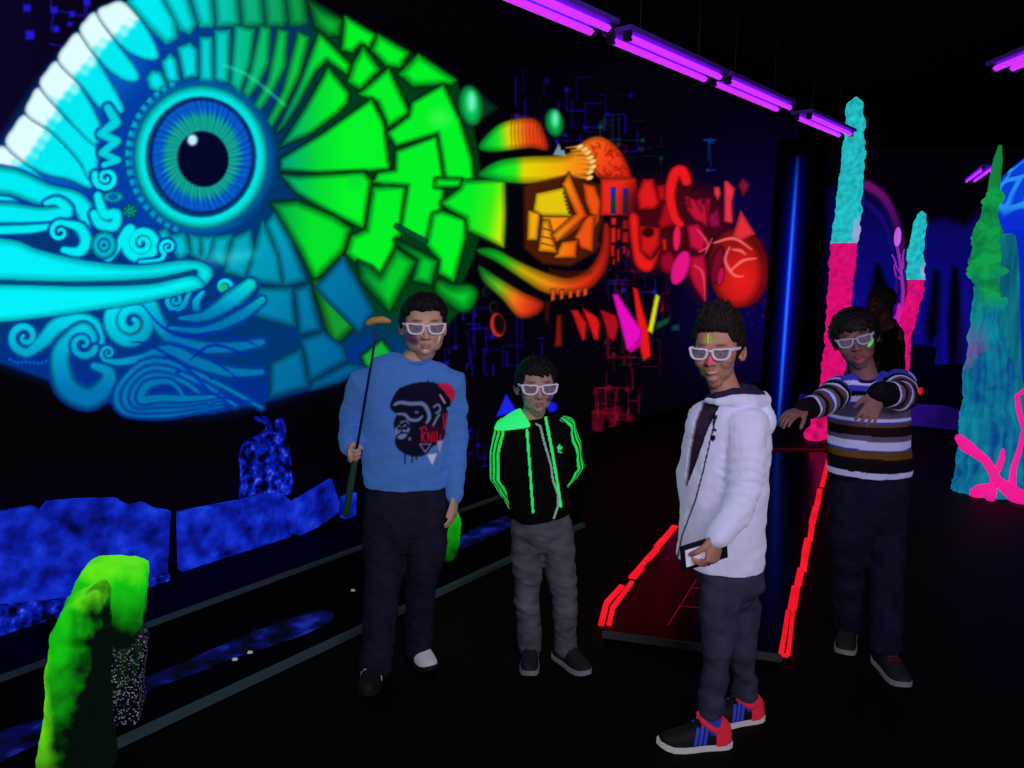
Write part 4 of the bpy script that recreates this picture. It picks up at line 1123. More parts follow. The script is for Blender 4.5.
# knobbly upper half, ribbed lower half
outw = np.stack([np.cos(A), np.sin(A) * .75, 0 * A], 1)
up = np.clip((T - .58) / .12, 0, 1); lob = np.maximum(vnoise(core_, 9, 66, 3) * 2.2 + .2, 0)
V[:nv] = core_ + outw * ((up * lob * .026) + (1 - up) * rib * .010)[:, None] * np.clip((1 - T) * 30, 0, 1)[:, None]
g1, g2, tl, bl_ = lin((18, 165, 78)), lin((10, 105, 62)), lin((14, 140, 160)), lin((10, 70, 140))
mixg = np.clip(.5 + fine * .4 + lob * .3, 0, 1)[:, None]
cg = g2 * (1 - mixg) + g1 * mixg
mb2 = np.clip(.5 + kn * .3 + rib * .25 + fine * .15, 0, 1)[:, None]; cb = bl_ * (1 - mb2) + tl * mb2
tt = np.clip((T - .60 + kn * .06) / .12, 0, 1)[:, None]
c = cb * (1 - tt) + cg * tt
pkm = (np.clip(np.cos(A - math.pi) * 1.6 - .7, 0, 1) * np.clip(1 - np.abs(T - .47) / .1, 0, 1) * (kn > -.2))[:, None] * .5
c = c * (1 - pkm) + lin((140, 50, 150)) * pkm
c = np.vstack([c, c[-1], c[0]])
add_col('trunk', V, F, c, .85, tower)
# leaf tip, fin
mat_g = plain('green_fluorescent_paint', (20, 150, 70), .8, glow=(16, 130, 58), gs=.8, bump=(30, .6)); mat_t = paint_mat('teal_streaky_paint', ((.3, (8, 75, 120)), (.55, (14, 120, 140)), (.75, (24, 160, 160))), 3, 5, stretch=(6, 6, .6), gs=.75)
MB().add(*tube([P(992, 205, Yt), P(995, 178, Yt), P(998, 160, Yt), P(1000, 146, Yt)], [(.045, .02), (.04, .018), (.033, .014), (.012, .008)], 12, side=(1, 0, 0))).build('leaf_tip', mat_g, tower)
fp = [P(x, y, Yt - .10) for x, y in catmull([(1002, 255), (1006, 238), (1012, 233), (1017, 240), (1020, 275), (1021, 330), (1024, 400), (1032, 480), (1034, 500), (1000, 500), (1000, 380)], 3, True)]
for v in fp: v.z = max(v.z, 0)
fo = MB().add(*prism(fp, Vector((0, .10, 0)))).build('fin', mat_t, tower, False)
bv = fo.modifiers.new('b', 'BEVEL'); bv.width = .012; bv.segments = 2
M_PINK = plain('pink_fluorescent_paint', (235, 30, 150), .7, glow=(232, 24, 140), gs=.95)


def root_strand(pts, rad):
    ctr = np.array([base.x, Yt])
    c = []
    for x, y in pts:
        y_t = Yt
        for _ in range(4):                                   # sit the strand on the front of the trunk
            p = P(x, y, y_t); zz = np.clip(p.z / zt_, 0, 1)
            R = np.interp(zz, [a for a, _ in prof], [b for _, b in prof]); xc = base.x + np.interp(zz, [a for a, _ in cx_off], [b for _, b in cx_off])
            y_t = Yt - .75 * math.sqrt(max(R * R - (p.x - xc) ** 2,   .0004)) - .075
        p = P(x, y, y_t); p.z = max(p.z, .02); c.append(p)
    return c, rad


for pts, rad in (([(959, 438), (966, 446), (975, 452), (985, 460), (992, 470), (996, 480), (1004, 486), (1014, 494), (1024, 502), (1030, 504)], [.022, .034, .028, .022, .022, .026, .03, .04, .045, .03]), ([(995, 476), (993, 488), (991, 498)], [.02, .018, .022]),
                 ([(976, 498), (980, 490), (987, 488), (990, 497)], [.035, .03, .035, .025]), ([(998, 470), (1002, 458), (1003, 450)], [.014, .014, .008]),
                 ([(1012, 492), (1013, 470), (1020, 448), (1024, 430), (1019, 412), (1017, 396), (1024, 390)], [.02, .014, .012, .012, .012, .012, .01])):
    c, rr = root_strand(pts, rad)
    MB().add(*tube(c, [x * 1.35 for x in rr], 10)).build('pink_root', M_PINK, tower)

# painted kerb far behind, pedestal
ka, kb = G(758, 411), G(958, 430)
M_KP = paint_mat('violet_kerb_paint', ((.35, (22, 6, 80)), (.65, (42, 14, 125))), 2, 3, gs=.8)
tag(MB().add(*prism([ka, kb, kb + Vector((0, .25, 0)), ka + Vector((0, .25, 0))], Vector((0, 0, .2)))).build('painted_kerb', M_KP, smooth=False), 'low violet blue kerb on the floor in front of the back wall', 'kerb')
pe = G(921, 405); ped = empty('pedestal_bin', pe, 'black pedestal with wider square top and tiny red light, right of the striped sweater', 'pedestal')
s_ = pe.y / FPX
MB().add(*prism([P(x, y, pe.y) for x, y in ((912, 400), (930, 400), (933, 368), (910, 368))], Vector((0, .15, 0)))).add(*box(P(921, 402, pe.y) + Vector((0, .08, 0)), (.10, .08, .03))).build('stem', M_BLACKPL, ped, False)
MB().add(*prism([P(x, y, pe.y - .03) for x, y in ((908, 367), (934, 367), (937, 347), (905, 346))], Vector((0, .22, 0)))).build('top_box', M_BLACKPL, ped, False)
MB().add(*ellipsoid(P(920.5, 391, pe.y - .01), (.03, .02, .045), None, 10, 6)).build('red_light', plain('red_light', (220, 20, 40), .4, glow=(210, 18, 40), gs=.9), ped)
# ------------------------------------------------------------------ people
class Frame:
    """local frame: l to the figure's left, f forward, u up. facing angle a: 0 faces the camera, positive turns to the right of the photo"""
    def __init__(self, o, a, lean=0, nod=0, s=1.0):
        a = math.radians(a); self.o = Vector(o); self.s = s
        F = Vector((math.sin(a), -math.cos(a), 0)); L = Vector((math.cos(a), math.sin(a), 0)); U = Vector((0, 0, 1))
        n = math.radians(nod); F, U = F * math.cos(n) - U * math.sin(n), U * math.cos(n) + F * math.sin(n)
        r = math.radians(lean); L, U = L * math.cos(r) - U * math.sin(r), U * math.cos(r) + L * math.sin(r)
        self.L, self.F, self.U = L, F, U
    def __call__(self, l, f, u): return self.o + (self.L * l + self.F * f + self.U * (u if u > 0 else u * .87)) * self.s
    def M(self): return Matrix((self.L, self.F, self.U)).transposed()
    def inv(self, co):
        d = (co - np.array(self.o)) / self.s
        u = d @ np.array(self.U)
        return d @ np.array(self.L), d @ np.array(self.F), np.where(u > 0, u, u / .87)


def head_parts(mb, H, chub=1.0, smile=False):
    s = H.s; M = H.M()
    e = lambda c, r: mb.add(*ellipsoid(H(*c), [x * s for x in r], M, 20, 14))
    e((0, -.016, .036), (.073, .092, .079))
    lv = [(.075, .058, .062, -.05), (.05, .068, .081, -.05), (.02, .0685, .086, -.045), (0, .068, .085, -.04), (-.02, .0675 * chub, .085, -.035), (-.045, .064 * chub, .085, -.03), (-.07, .0595 * chub, .084, -.02), (-.09, .050 * chub, .081, -.005), (-.104, .031, .072, .010)]
    mb.add(*tube([H(0, (fr + bk) / 2, u) for u, w, fr, bk in lv], [(w * s, (fr - bk) / 2 * s) for u, w, fr, bk in lv], 28, side=H.L))
    mb.add(*tube([H(0, .078, .008), H(0, .092, -.014), H(0, .101, -.031)], [.0065 * s, .0085 * s, .0105 * s], 10, side=H.L))
    for q in (-1, 1):
        e((q * .0115, .089, -.034), (.0085, .010, .0075))
        e((q * .040, .056, -.030), (.026 * chub, .028, .026))
        mb.add(*tube([H(q * .010, .084, .024), H(q * .030, .082, .027), H(q * .050, .070, .022)], [.005 * s, .007 * s, .005 * s], 8))
        # ear: shell rim, lobe and root
        mb.add(*ellipsoid(H(q * .074, -.010, -.012), (.010 * s, .016 * s, .026 * s), M, 14, 10))
        mb.add(*tube([H(q * .079, .004, -.030), H(q * .083, -.014, -.036), H(q * .087, -.026, -.016), H(q * .086, -.024, .008), H(q * .080, -.006, .016)], [.005 * s] * 5, 8))
    w = .027 if smile else .021; k = .007 if smile else 0
    mb.add(*tube([H(-w, .076, -.0655 + k), H(-.010, .0865, -.062), H(0, .088, -.063), H(.010, .0865, -.062), H(w, .076, -.0655 + k)], [.0028 * s, .0045 * s, .0042 * s, .0045 * s, .0028 * s], 8))
    mb.add(*tube([H(-w + .003, .076, -.069 + k), H(-.008, .0855, -.0735), H(.008, .0855, -.0735), H(w - .003, .076, -.069 + k)], [.003 * s, .0055 * s, .0055 * s, .003 * s], 8))
    e((0, .068, -.096), (.020, .016, .013))


def hand_parts(mb, wrist, d, pn, thumb, s=1.0, curl=(15, 20, 12), spread=7, thumb_curl=20, finger_curls=None, thumb_dir=(.78, .52, .30)):
    """hand from the wrist along d; pn: direction the palm faces; thumb: +1/-1 side of the thumb"""
    d = Vector(d).normalized(); pn = Vector(pn); pn = (pn - d * pn.dot(d)).normalized(); sd = d.cross(pn) * thumb     # towards the thumb
    w = Vector(wrist); R = lambda v, ax, deg: Matrix.Rotation(math.radians(deg), 3, ax) @ v
    mb.add(*tube([w - d * .004 * s, w + d * .012 * s, w + d * .045 * s, w + d * .074 * s], [(.020 * s, .015 * s), (.023 * s, .014 * s), (.032 * s, .013 * s), (.032 * s, .011 * s)], 16, side=sd))
    for i, (off, ln, r) in enumerate(((.024, .062, .0078), (.008, .070, .0081), (-.008, .065, .0077), (-.023, .050, .0068))):
        c = curl if finger_curls is None else finger_curls[i]
        dirn = R(d, pn, 0); dirn = (d + sd * math.tan(math.radians(spread * (1 - i * .67)))).normalized()
        ax = dirn.cross(pn); p = w + d * .070 * s + sd * off * s; pts = [p - d * .03 * s, p]; rr = [r * s, r * s]
        for j, part in enumerate((.44, .31, .25)):
            dirn = R(dirn, ax, c[j]); p = p + dirn * ln * part * s; pts.append(p); rr.append(r * s * (.95 - .09 * j))
        mb.add(*tube(pts, rr, 10))
    t0 = w + d * .014 * s + sd * .020 * s; dr = (d * thumb_dir[0] + sd * thumb_dir[1] + pn * thumb_dir[2]).normalized(); ax = dr.cross(pn - sd * .6)
    p1 = t0 + dr * .032 * s; d2 = R(dr, ax, thumb_curl); p2 = p1 + d2 * .026 * s; d3 = R(d2, ax, thumb_curl); p3 = p2 + d3 * .022 * s
    mb.add(*tube([t0 - dr * .015 * s, t0, p1, p2, p3], [.012 * s, .0125 * s, .0095 * s, .0088 * s, .0072 * s], 10))


M_LENS, _N, _K, _b = new_mat('grey_lens')
_b.inputs['Base Color'].default_value = (.32, .28, .34, 1); _b.inputs['Roughness'].default_value = .12; _b.inputs['Alpha'].default_value = .42
M_GLASSES = plain('white_plastic', (228, 216, 230), .45, glow=(205, 185, 222), gs=.15)
M_EYE = plain('eyeball', (190, 180, 185), .25); M_IRIS = plain('dark_iris', (40, 22, 14), .2)


def glasses(H, root, mat=M_GLASSES, s=1.0, f0=.098, u0=.002):
    """wayfarer frame: rims, bridge and temples as one part with lens and temple pieces below"""
    prof = catmull([(-.031, .019), (-.020, .0225), (.0, .0235), (.020, .0245), (.035, .0245), (.0375, .018), (.036, .004), (.031, -.011), (.019, -.021), (.0, -.0235), (-.017, -.021), (-.027, -.012), (-.0325, .003)], 3, True)
    mb = MB(); lens = []
    for q in (-1, 1):
        inner = []; ring = []
        for x, y in prof: ring.append((q * (x + .0385), y))
        n = len(ring); c = (q * .0385, 0.0)
        V = []; F = []
        for x, y in ring:
            kx, ky = (x - c[0]), (y - c[1]); L = math.hypot(kx, ky); ix, iy = c[0] + kx * (1 - .0092 / L), c[1] + ky * (1 - .0080 / L)
            for (a, b_, dz) in ((x, y, .003), (ix, iy, .003), (ix, iy, -.003), (x, y, -.003)):
                V.append(H(a * s, f0 + dz - .9 * a * a, u0 + b_ * s))
            inner.append(H(ix * s, f0 - .9 * ix * ix, u0 + iy * s))
        for i in range(n):
            j = (i + 1) % n
            for k in range(4): F.append((i * 4 + k, j * 4 + k, j * 4 + (k + 1) % 4, i * 4 + (k + 1) % 4))
        mb.add(V, F); lens.append(inner)
    mb.add(*tube([H(-.008 * s, f0 + .001, u0 + .012 * s), H(0, f0 + .003, u0 + .015 * s), H(.008 * s, f0 + .001, u0 + .012 * s)], [.004 * s] * 3, 8))
    fr = mb.build('glasses', mat, root)
    for inner in lens:
        MB().add(*prism(inner, H.F * -.0012)).build('lens', M_LENS, fr, False)
    for q in (-1, 1):
        x = .074 * s
        MB().add(*tube([H(q * x, f0 - .9 * x * x + .001, u0 + .019 * s), H(q * (x + .003), f0 - .012, u0 + .017), H(q * .0785, .03, u0 + .013), H(q * .079, -.005, u0 + .010), H(q * .078, -.022, u0 - .005)], [(.0035, .005), (.0025, .006), (.002, .005), (.002, .004), (.002, .003)], 8, side=H.L)).build('temple', mat, fr)
    return fr


def eyes(H, root):
    for q in (-1, 1):
        o = MB().add(*ellipsoid(H(q * .031, .068, .001), [.0125 * H.s] * 3)).build('eye', M_EYE, root)
        MB().add(*ellipsoid(H(q * .031, .0775, .001), (.0055 * H.s, .004 * H.s, .0055 * H.s), H.M(), 12, 8)).build('iris', M_IRIS, o)


def body_mesh(root, H, mb, skin, lips=(150, 70, 75), marks=(), smile=False, voxel=.0037, glow=0.0, hairline=.072, brow=(28, 16, 14)):
    me = remesh(mb, voxel, 3)
    co = coords(me); l, f, u = H.inv(co)
    face = (np.abs(l) < .085) & (f > .03) & (np.abs(u) < .12)
    d = np.zeros(len(co))
    for q in (-1, 1): d -= .009 * np.exp(-((l - q * .031) / .0125) ** 2 - ((u - .003) / .009) ** 2)
    k = (l / .025) ** 2 * (.007 if smile else 0)
    d -= .0045 * np.exp(-((u + .0675 - k) / .0022) ** 2) * (np.abs(l) < .023)
    co = co + np.outer(d * face * H.s, np.array(H.F))
    set_coords(me, co)
    c = np.tile(lin(skin), (len(co), 1)); g = c * glow
    def mix(m, col, gl=None):
        nonlocal c, g
        m = np.clip(m, 0, 1)[:, None]; c = c * (1 - m) + lin(col) * m
        if gl is not None: g = g * (1 - m) + lin(col) * gl * m
    near = f > .05
    c = c * (1 + .05 * wnoise(co, 25, 3, 2))[:, None]
    mix(near * np.exp(-((u + .0675 - k) / .0085) ** 2) * np.exp(-(l / .019) ** 4) * .75, lips)
    if smile: mix(near * np.exp(-((u + .0672 - k) / .0030) ** 4) * np.exp(-(l / .019) ** 6) * 1.0, (235, 222, 222))
    for q in (-1, 1): mix(near * np.exp(-((u - .031 + abs(0) - .0) / .0045) ** 2) * np.exp(-((l - q * .031) / .017) ** 4) * .8, brow)
    mix((f > -.12) * (u > hairline - .01 + .25 * (f - .04)) * (np.abs(u) < .2) * (np.abs(l) < .1) * (u - hairline > -.03) * (f < .08), brow)
    for (l0, u0, l1, u1, w, col, gl) in marks:
        t = np.clip(((l - l0) * (l1 - l0) + (u - u0) * (u1 - u0)) / ((l1 - l0) ** 2 + (u1 - u0) ** 2 + 1e-9), 0, 1)
        dd = np.hypot(l - l0 - t * (l1 - l0), u - u0 - t * (u1 - u0)) / w
        mix((f > .015) * np.clip(1.6 - dd * 1.3, 0, 1) * .9, col, gl)
    set_attr(me, 'Col', c); set_attr(me, 'Glow', g)
    return link('body', me, M_SKIN, root)


def hair_mesh(root, H, keep, lock, n=420, seed=1, mat=M_HAIR, voxel=.0045, cap=1.03, extra=None):
    """hair: a close cap plus many locks. keep(l,f,u on the unit skull) says where hair grows; lock(p, nrm) gives points and radii"""
    rr = np.random.default_rng(seed); mb = MB(); M = H.M(); s = H.s
    i = 0; gold = math.pi * (3 - math.sqrt(5))
    N = n * 2
    for i in range(N):
        z = 1 - 2 * (i + .5) / N; a = i * gold; q = math.sqrt(1 - z * z)
        nx, ny, nz_ = q * math.cos(a), q * math.sin(a), z
        p = (nx * .074, ny * .094 - .016, nz_ * .080 + .036)
        if not keep(*p): continue
        mb.add(*ellipsoid(H(*p), (.013 * s,) * 3, None, 8, 6))
        pts, rad = lock(np.array(p), np.array((nx, ny, nz_)), rr)
        mb.add(*tube([H(*x) for x in pts], [r_ * s for r_ in rad], 7))
    if extra: extra(mb)
    me = remesh(mb, voxel, 3)
    co = coords(me); co = co + normals(me) * (vnoise(co, 90, seed, 3) * .003)[:, None]; set_coords(me, co)
    return link('hair', me, mat, root)


def shoe(root, toe_dir, heel, length, upper, sole_c, stripes=None, laces=(200, 200, 200), heel_c=None, width=.043, patch=None, sock=None):
    d = Vector(toe_dir); d.z = 0; d.normalize(); sd = Vector((d.y, -d.x, 0)); h = Vector(heel) - d * .068; h.z = 0      # heel: the ankle above it
    st = [(0, .55, .055), (.06, .80, .075), (.16, .88, .088), (.28, .86, .090), (.40, .86, .078), (.54, .96, .060), (.68, 1.0, .048), (.82, .92, .040), (.92, .72, .034), (.985, .40, .028)]
    n = 16; V = []; F = []
    def pt(t, w, hh, a, off=0):
        x = math.cos(a); z = math.sin(a)
        return h + d * (t * length + (off if t > .95 else 0)) + sd * (width * w * math.copysign(abs(x) ** .75, x) * (1 + off / width)) + Vector((0, 0, .018 + (hh + off) * max(z, 0) ** .85))
    for t, w, hh in st:
        for k in range(n): V.append(pt(t, w, hh, math.pi * k / (n - 1)))
    for i in range(len(st) - 1):
        for k in range(n - 1): F.append((i * n + k, i * n + k + 1, (i + 1) * n + k + 1, (i + 1) * n + k))
        F.append((i * n, (i + 1) * n, (i + 1) * n + n - 1, i * n + n - 1))
    F.append(tuple(range(n))); F.append(tuple(range((len(st) - 1) * n, len(st) * n)))
    o = MB().add(V, F).build('shoe', upper, root)
    out = [h + d * (t * length * 1.02 - .004) + sd * (width * w * 1.06) for t, w, hh in st] + [h + d * (length * 1.03)] + [h + d * (t * length * 1.02 - .004) - sd * (width * w * 1.06) for t, w, hh in st[::-1]]
    for p in out: p.z = .001
    V, F = prism(out, Vector((0, 0, .021))); m_ = len(out)
    for i, p in enumerate(V):                                      # the toe of the sole turns up a little
        t = (p - h).dot(d) / length; p.z += max(t - .75, 0) ** 2 * .22
    MB().add(V, F).build('sole', sole_c, o, False)
    ip = lambda t, j: float(np.interp(t, [q[0] for q in st], [q[j] for q in st]))
    def band(ts, a0, a1, name, mat, r=.004, off=.0015, lean=0.0):
        pts = [pt(ts + lean * j / 7, ip(ts + lean * j / 7, 1), ip(ts + lean * j / 7, 2), math.radians(a0 + (a1 - a0) * j / 7), off) for j in range(8)]
        MB().add(*tube(pts, [(r, .0016)] * 8, 8, side=d)).build(name, mat, o)
    if stripes is not None:
        for q in ((4, 62), (176, 118)):
            for t in (.40, .47, .54): band(t, q[0], q[1], 'stripe', stripes, .006, lean=-.06)
    ml = laces
    for t in (.40, .46, .52, .58): band(t, 60, 120, 'lace', ml, .003, .002)
    if heel_c is not None:
        tt = np.linspace(.0, .24, 6); VV = []; FF = []
        for t in tt:
            for k in range(n): VV.append(pt(float(t), ip(t, 1), ip(t, 2) - .001, math.pi * k / (n - 1), .0042))
        for i in range(5):
            for k in range(n - 1): FF.append((i * n + k, i * n + k + 1, (i + 1) * n + k + 1, (i + 1) * n + k))
        FF.append(tuple(range(n)))
        MB().add(VV, FF).build('heel_patch', heel_c, o)
    if sock is not None:
        q = h + d * .068
        MB().add(*tube([q + Vector((0, 0, .045)), q + Vector((0, 0, .09)), q + Vector((0, .002, .135))], [.037, .034, .033], 14, dome=.1)).build('sock', sock, root)
    if patch is not None:
        for t in (.30, .36, .62, .68, .74): band(t, 5, 175, 'white_patch', patch, .010, .001)
    return o


def limb_param(co, pts):
    """nearest place of points on a polyline: distance, running length, offset vector, segment direction"""
    best = np.full(len(co), 1e9); run = np.zeros(len(co)); off = np.zeros_like(co); s0 = 0
    for a, b_ in zip(pts[:-1], pts[1:]):
        a = np.array(a); b_ = np.array(b_); d = b_ - a; L = np.linalg.norm(d); t = np.clip(((co - a) @ d) / L ** 2, 0, 1)
        v = co - a - t[:, None] * d; D = np.linalg.norm(v, axis=1); q = D < best
        best = np.where(q, D, best); run = np.where(q, s0 + t * L, run); off[q] = v[q]; s0 += L
    return best, run, off


def garment(mb, voxel, smooth, wr, seed, stretch=(1, 1, 1)):
    me = remesh(mb, voxel, smooth)
    co = coords(me); nn = normals(me)
    co = co + nn * (np.clip(wnoise(co * np.array(stretch), 5.5, seed, 3), -1.5, 1.5) * wr)[:, None]
    set_coords(me, co)
    return me, co


def link_garment(name, me, co, ids, names, mats, col, glow, root):
    F = quads(me)
    fi = np.median(ids[F], axis=1).astype(int) if ids is not None else np.zeros(len(F), int)
    if ids is not None: fi = ids[F].max(1)
    o = split_link(co, F, fi, names, mats, col.astype(np.float32), glow.astype(np.float32), 0, root)
    return o


def legs(mb, hips, waist, joints, radii):
    """trousers or legs: waist loft plus two tubes"""
    mb.add(*tube([w[0] for w in waist], [(w[1], w[2]) for w in waist], 24, side=hips, dome=.15))
    for j, r_ in zip(joints, radii): mb.add(*tube(j, r_, 18, side=hips, dome=.3))


def simple_trousers(root, waist, side, joints, radii, col, seed, wr=.004, name='trousers', glow=0.03, knee=None, voxel=.0065, cuffs=None):
    mb = MB(); legs(mb, side, waist, joints, radii)
    me, co = garment(mb, voxel, 12, wr, seed, (1, 1, 1.6))
    c = np.tile(lin(col), (len(co), 1)) * (1 + .12 * wnoise(co, 14, seed + 5, 2))[:, None]
    if knee is not None:
        for p, r_, k in knee: c = c * (1 + k * np.exp(-(np.linalg.norm((co - np.array(p)) * np.array((1, .5, .55)), axis=1) / r_) ** 2))[:, None]
    return link_garment(name, me, co, None, [name], M_CLOTH, c, c * glow, root)[0]


# ================================================= boy with the putter
Y1 = 2.95
p1 = lambda x, y, dy=0.0: P(x, y, Y1 + dy)
k1 = Y1 * 1.012 / FPX
boy1 = empty('person', (p1(400, 500).x, Y1, 0), 'boy in blue gorilla print sweatshirt and white glasses, holding a putter upside down', 'person', 'boys posing in the hall')
H1 = Frame(p1(423.5, 327), 12, lean=1, nod=2, s=1.0)
B1 = Frame(p1(408, 430), 6)
sh1r, el1r, wr1r = p1(367, 384), p1(352, 430, .06), p1(351, 447, -.10)
sh1l, el1l, wr1l = p1(447, 383), p1(456, 440, .04), p1(455, 496, -.03)
hip1r, kn1r, an1r = p1(388, 505), p1(383, 590, -.01), p1(374, 669, -.0)
hip1l, kn1l, an1l = p1(425, 505), p1(421, 585, .05), p1(419, 652, .15)
tor1 = [(361, 413, .080, .066), (368, 410, .142, .078), (380, 408, .168, .095), (405, 408, .168, .108), (430, 407, .166, .112), (455, 406, .164, .115), (478, 406, .162, .115), (484, 406, .160, .113)]
mb = MB(); head_parts(mb, H1, 1.12)
mb.add(*tube([H1(0, -.012, -.05), H1(0, -.024, -.10), p1(415, 360), p1(413, 372, .01)], [.050, .051, .054, .052], 18, side=B1.L))
mb.add(*tube([p1(cx, y) for y, cx, w, d in tor1[1:]] , [(w * .78, d * .76) for y, cx, w, d in tor1[1:]], 20, side=B1.L, dome=.12))
mb.add(*tube([p1(400, 372), sh1r, el1r, wr1r], [.05, .045, .036, .024], 14)); mb.add(*tube([p1(420, 372), sh1l, el1l, wr1l], [.05, .045, .036, .024], 14))
mb.add(*tube([p1(406, 480), p1(406, 515)], [(.11, .08), (.09, .07)], 20, side=B1.L))
for q in ([p1(387, 500), p1(384, 545), kn1r, p1(378, 640, -.01), an1r], [p1(427, 500), p1(426, 545, .01), kn1l, p1(420, 635, .12), an1l]): mb.add(*tube(q + [Vector((q[-1].x, q[-1].y, .05))], [.066, .062, .045, .038, .034, .03], 14))
hd1 = Vector((.12, -.95, -.25)).normalized(); hp1 = Vector((1, .15, 0)); hp1 = (hp1 - hd1 * hp1.dot(hd1)).normalized()
hold = wr1r + hd1 * .066 + hp1 * .021                              # where the shaft runs through the fist
pt_top, pt_bot = p1(374, 322, hold.y - Y1), p1(342, 513, hold.y - Y1)
pdir = (pt_top - pt_bot).normalized()
_o = hold - (pt_bot + pdir * (hold - pt_bot).dot(pdir)); pt_top += _o; pt_bot += _o
fw = Vector((.25, -.95, .15))
hand_parts(mb, wr1r, hd1, hp1, 1, .95, (62, 86, 50), 1, 62, None, (.74, .36, .40))
hand_parts(mb, wr1l, wr1l - el1l + Vector((-.01, -.02, 0)), Vector((-.9, .25, 0)), -1, .92, (12, 22, 14), 1, 8, None, (.93, .22, .12))
body_mesh(boy1, H1, mb, (226, 180, 152), (170, 92, 86), hairline=.07, marks=[(-.052, -.030, -.040, -.052, .020, (80, 50, 120), .08), (.052, -.030, .046, -.058, .004, (190, 220, 190), .25), (.004, .048, .004, .040, .010, (200, 185, 110), .04), (-.004, -.088, .003, -.087, .004, (220, 215, 150), .1)])  # the purple mark is cheek shade painted into the skin colour
eyes(H1, boy1); glasses(H1, boy1, f0=.099, s=.94)


def keep_short(l, f, u):
    if f > .045: return u > .070 + .06 * abs(l)
    if f > -.0: return u > .030 and not (abs(l) > .055 and f > .02 and u < .05)
    return u > -.045


def lock_fringe(p, n_, rr):
    d = n_ * .25 + np.array((rr.normal(0, .10) + .35, .85 * (p[1] > -.02) - .15, -.30 if p[1] > .05 else .0))
    if p[1] < -.02 or p[2] < .05: d = n_ * .25 + np.array((0, -.2, -.9))
    d /= np.linalg.norm(d); ln = rr.uniform(.018, .032)
    return [p, p + n_ * .007 + d * ln * .5, p + d * ln], [.009, .0085, .004]


hair_mesh(boy1, H1, keep_short, lock_fringe, 330, 2)
# sweatshirt with sleeves; gorilla print drawn on a small canvas
mb = MB()
mb.add(*tube([p1(cx, y) for y, cx, w, d in tor1], [(w, d) for y, cx, w, d in tor1], 30, side=B1.L, dome=.12))
mb.add(*tube([p1(395, 374), sh1r + Vector((-.012, 0, 0)), p1(356, 408, .04), el1r, (el1r + wr1r) / 2, wr1r], [.062, .064, .060, .054, .047, .036], 18))
mb.add(*tube([p1(425, 374), sh1l + Vector((.012, 0, 0)), p1(454, 412, .03), el1l, (el1l + wr1l) / 2, wr1l], [.062, .062, .054, .047, .041, .034], 18))
me, co = garment(mb, .0042, 4, .0032, 14, (1, 1, 1.7))
S = Canvas(370, 365, 475, 480, 4.0); S.C[:] = (66, 112, 186)
s_ = lambda *p: cr(380, 360, .15625, *p)
NV = (22, 22, 48); GY = (105, 120, 165)
S.poly(s_((65, 290), (90, 225), (130, 180), (210, 150), (300, 140), (380, 155), (440, 200), (455, 260), (435, 340), (420, 430), (400, 510), (330, 560), (300, 600), (240, 620), (170, 605), (115, 570), (95, 520), (110, 470), (90, 440), (90, 390), (105, 350), (75, 320)), NV, smooth=True)
for x in (110, 150, 200, 240, 290, 320): S.poly(s_((x, 190 - abs(x - 270) * -.15), (x + 18, 120 + abs(x - 290) * .3), (x + 32, 185)), NV)
S.poly(s_((370, 155), (440, 152), (478, 200), (470, 262), (440, 240), (400, 190)), (190, 30, 70), smooth=True); S.stroke(s_((385, 225), (415, 275)), .8, (190, 150, 170), dark=1)
S.stroke(s_((95, 285), (130, 272), (200, 280), (270, 280), (305, 320), (315, 370), (300, 400)), [1.6, 2, 2, 2.2, 2, 1.5], GY, dark=.8)
S.stroke(s_((110, 345), (160, 350), (190, 380), (240, 385), (270, 360)), [1, 1.6, 1.8, 1.6, 1], GY, dark=.8); S.ell(*s_((235, 335))[0], 2.2, 1.3, 0, (90, 95, 130))
S.poly(s_((100, 420), (130, 395), (175, 390), (192, 430), (180, 470), (150, 505), (115, 500), (98, 460)), GY, smooth=True); S.stroke(s_((100, 425), (118, 405), (140, 418), (160, 402), (186, 425)), 1.3, NV, dark=1); S.poly(s_((112, 425), (138, 430), (176, 424), (168, 448), (140, 440), (118, 450)), NV, smooth=True); S.stroke(s_((140, 440), (138, 470)), .8, NV, dark=1); S.stroke(s_((104, 488), (140, 466), (182, 470)), .8, NV, dark=1); S.ell(*s_((190, 505))[0], 1.4, 1.6, 0, GY)
S.stroke(s_((345, 300), (375, 285), (385, 320), (360, 340)), 1, GY, dark=.9); S.stroke(s_((340, 420), (365, 370), (380, 350)), 1.1, GY, dark=.9)
S.poly(s_((255, 440), (300, 430), (400, 420), (420, 470), (385, 525), (262, 525)), (70, 12, 44), soft=2)
RDt = (196, 28, 62)
for a in ([(258, 440), (290, 425), (298, 450)], [(270, 450), (268, 525)], [(268, 490), (290, 465)], [(268, 490), (292, 522)], [(308, 465), (308, 522)], [(308, 468), (330, 522)], [(332, 462), (332, 522)], [(348, 460), (348, 520)], [(365, 460), (362, 520), (385, 515), (388, 480)], [(405, 350), (410, 440)], [(425, 340), (418, 430)]):
    S.stroke(s_(*a), .8, RDt, k=0, dark=1, alpha=.85)
S.poly(s_((300, 605), (366, 598), (335, 675)), (190, 190, 215)); S.poly(s_((365, 520), (404, 512), (385, 590), (372, 575)), (150, 150, 190)); S.stroke(s_((255, 540), (325, 538), (290, 590), (255, 540)), .6, (120, 120, 170), k=0, dark=1)
for x, y0, y1 in ((160, 600, 660), (205, 615, 655), (232, 610, 640)): S.stroke(s_((x, y0), (x, y1)), .7, NV, k=0, dark=1)
l, f, u = B1.inv(co)
sx, sy = project(co)
front = (f > .02) & (sx > 385) & (sx < 458) & (sy > 372) & (sy < 470)
base1 = lin((66, 112, 186))
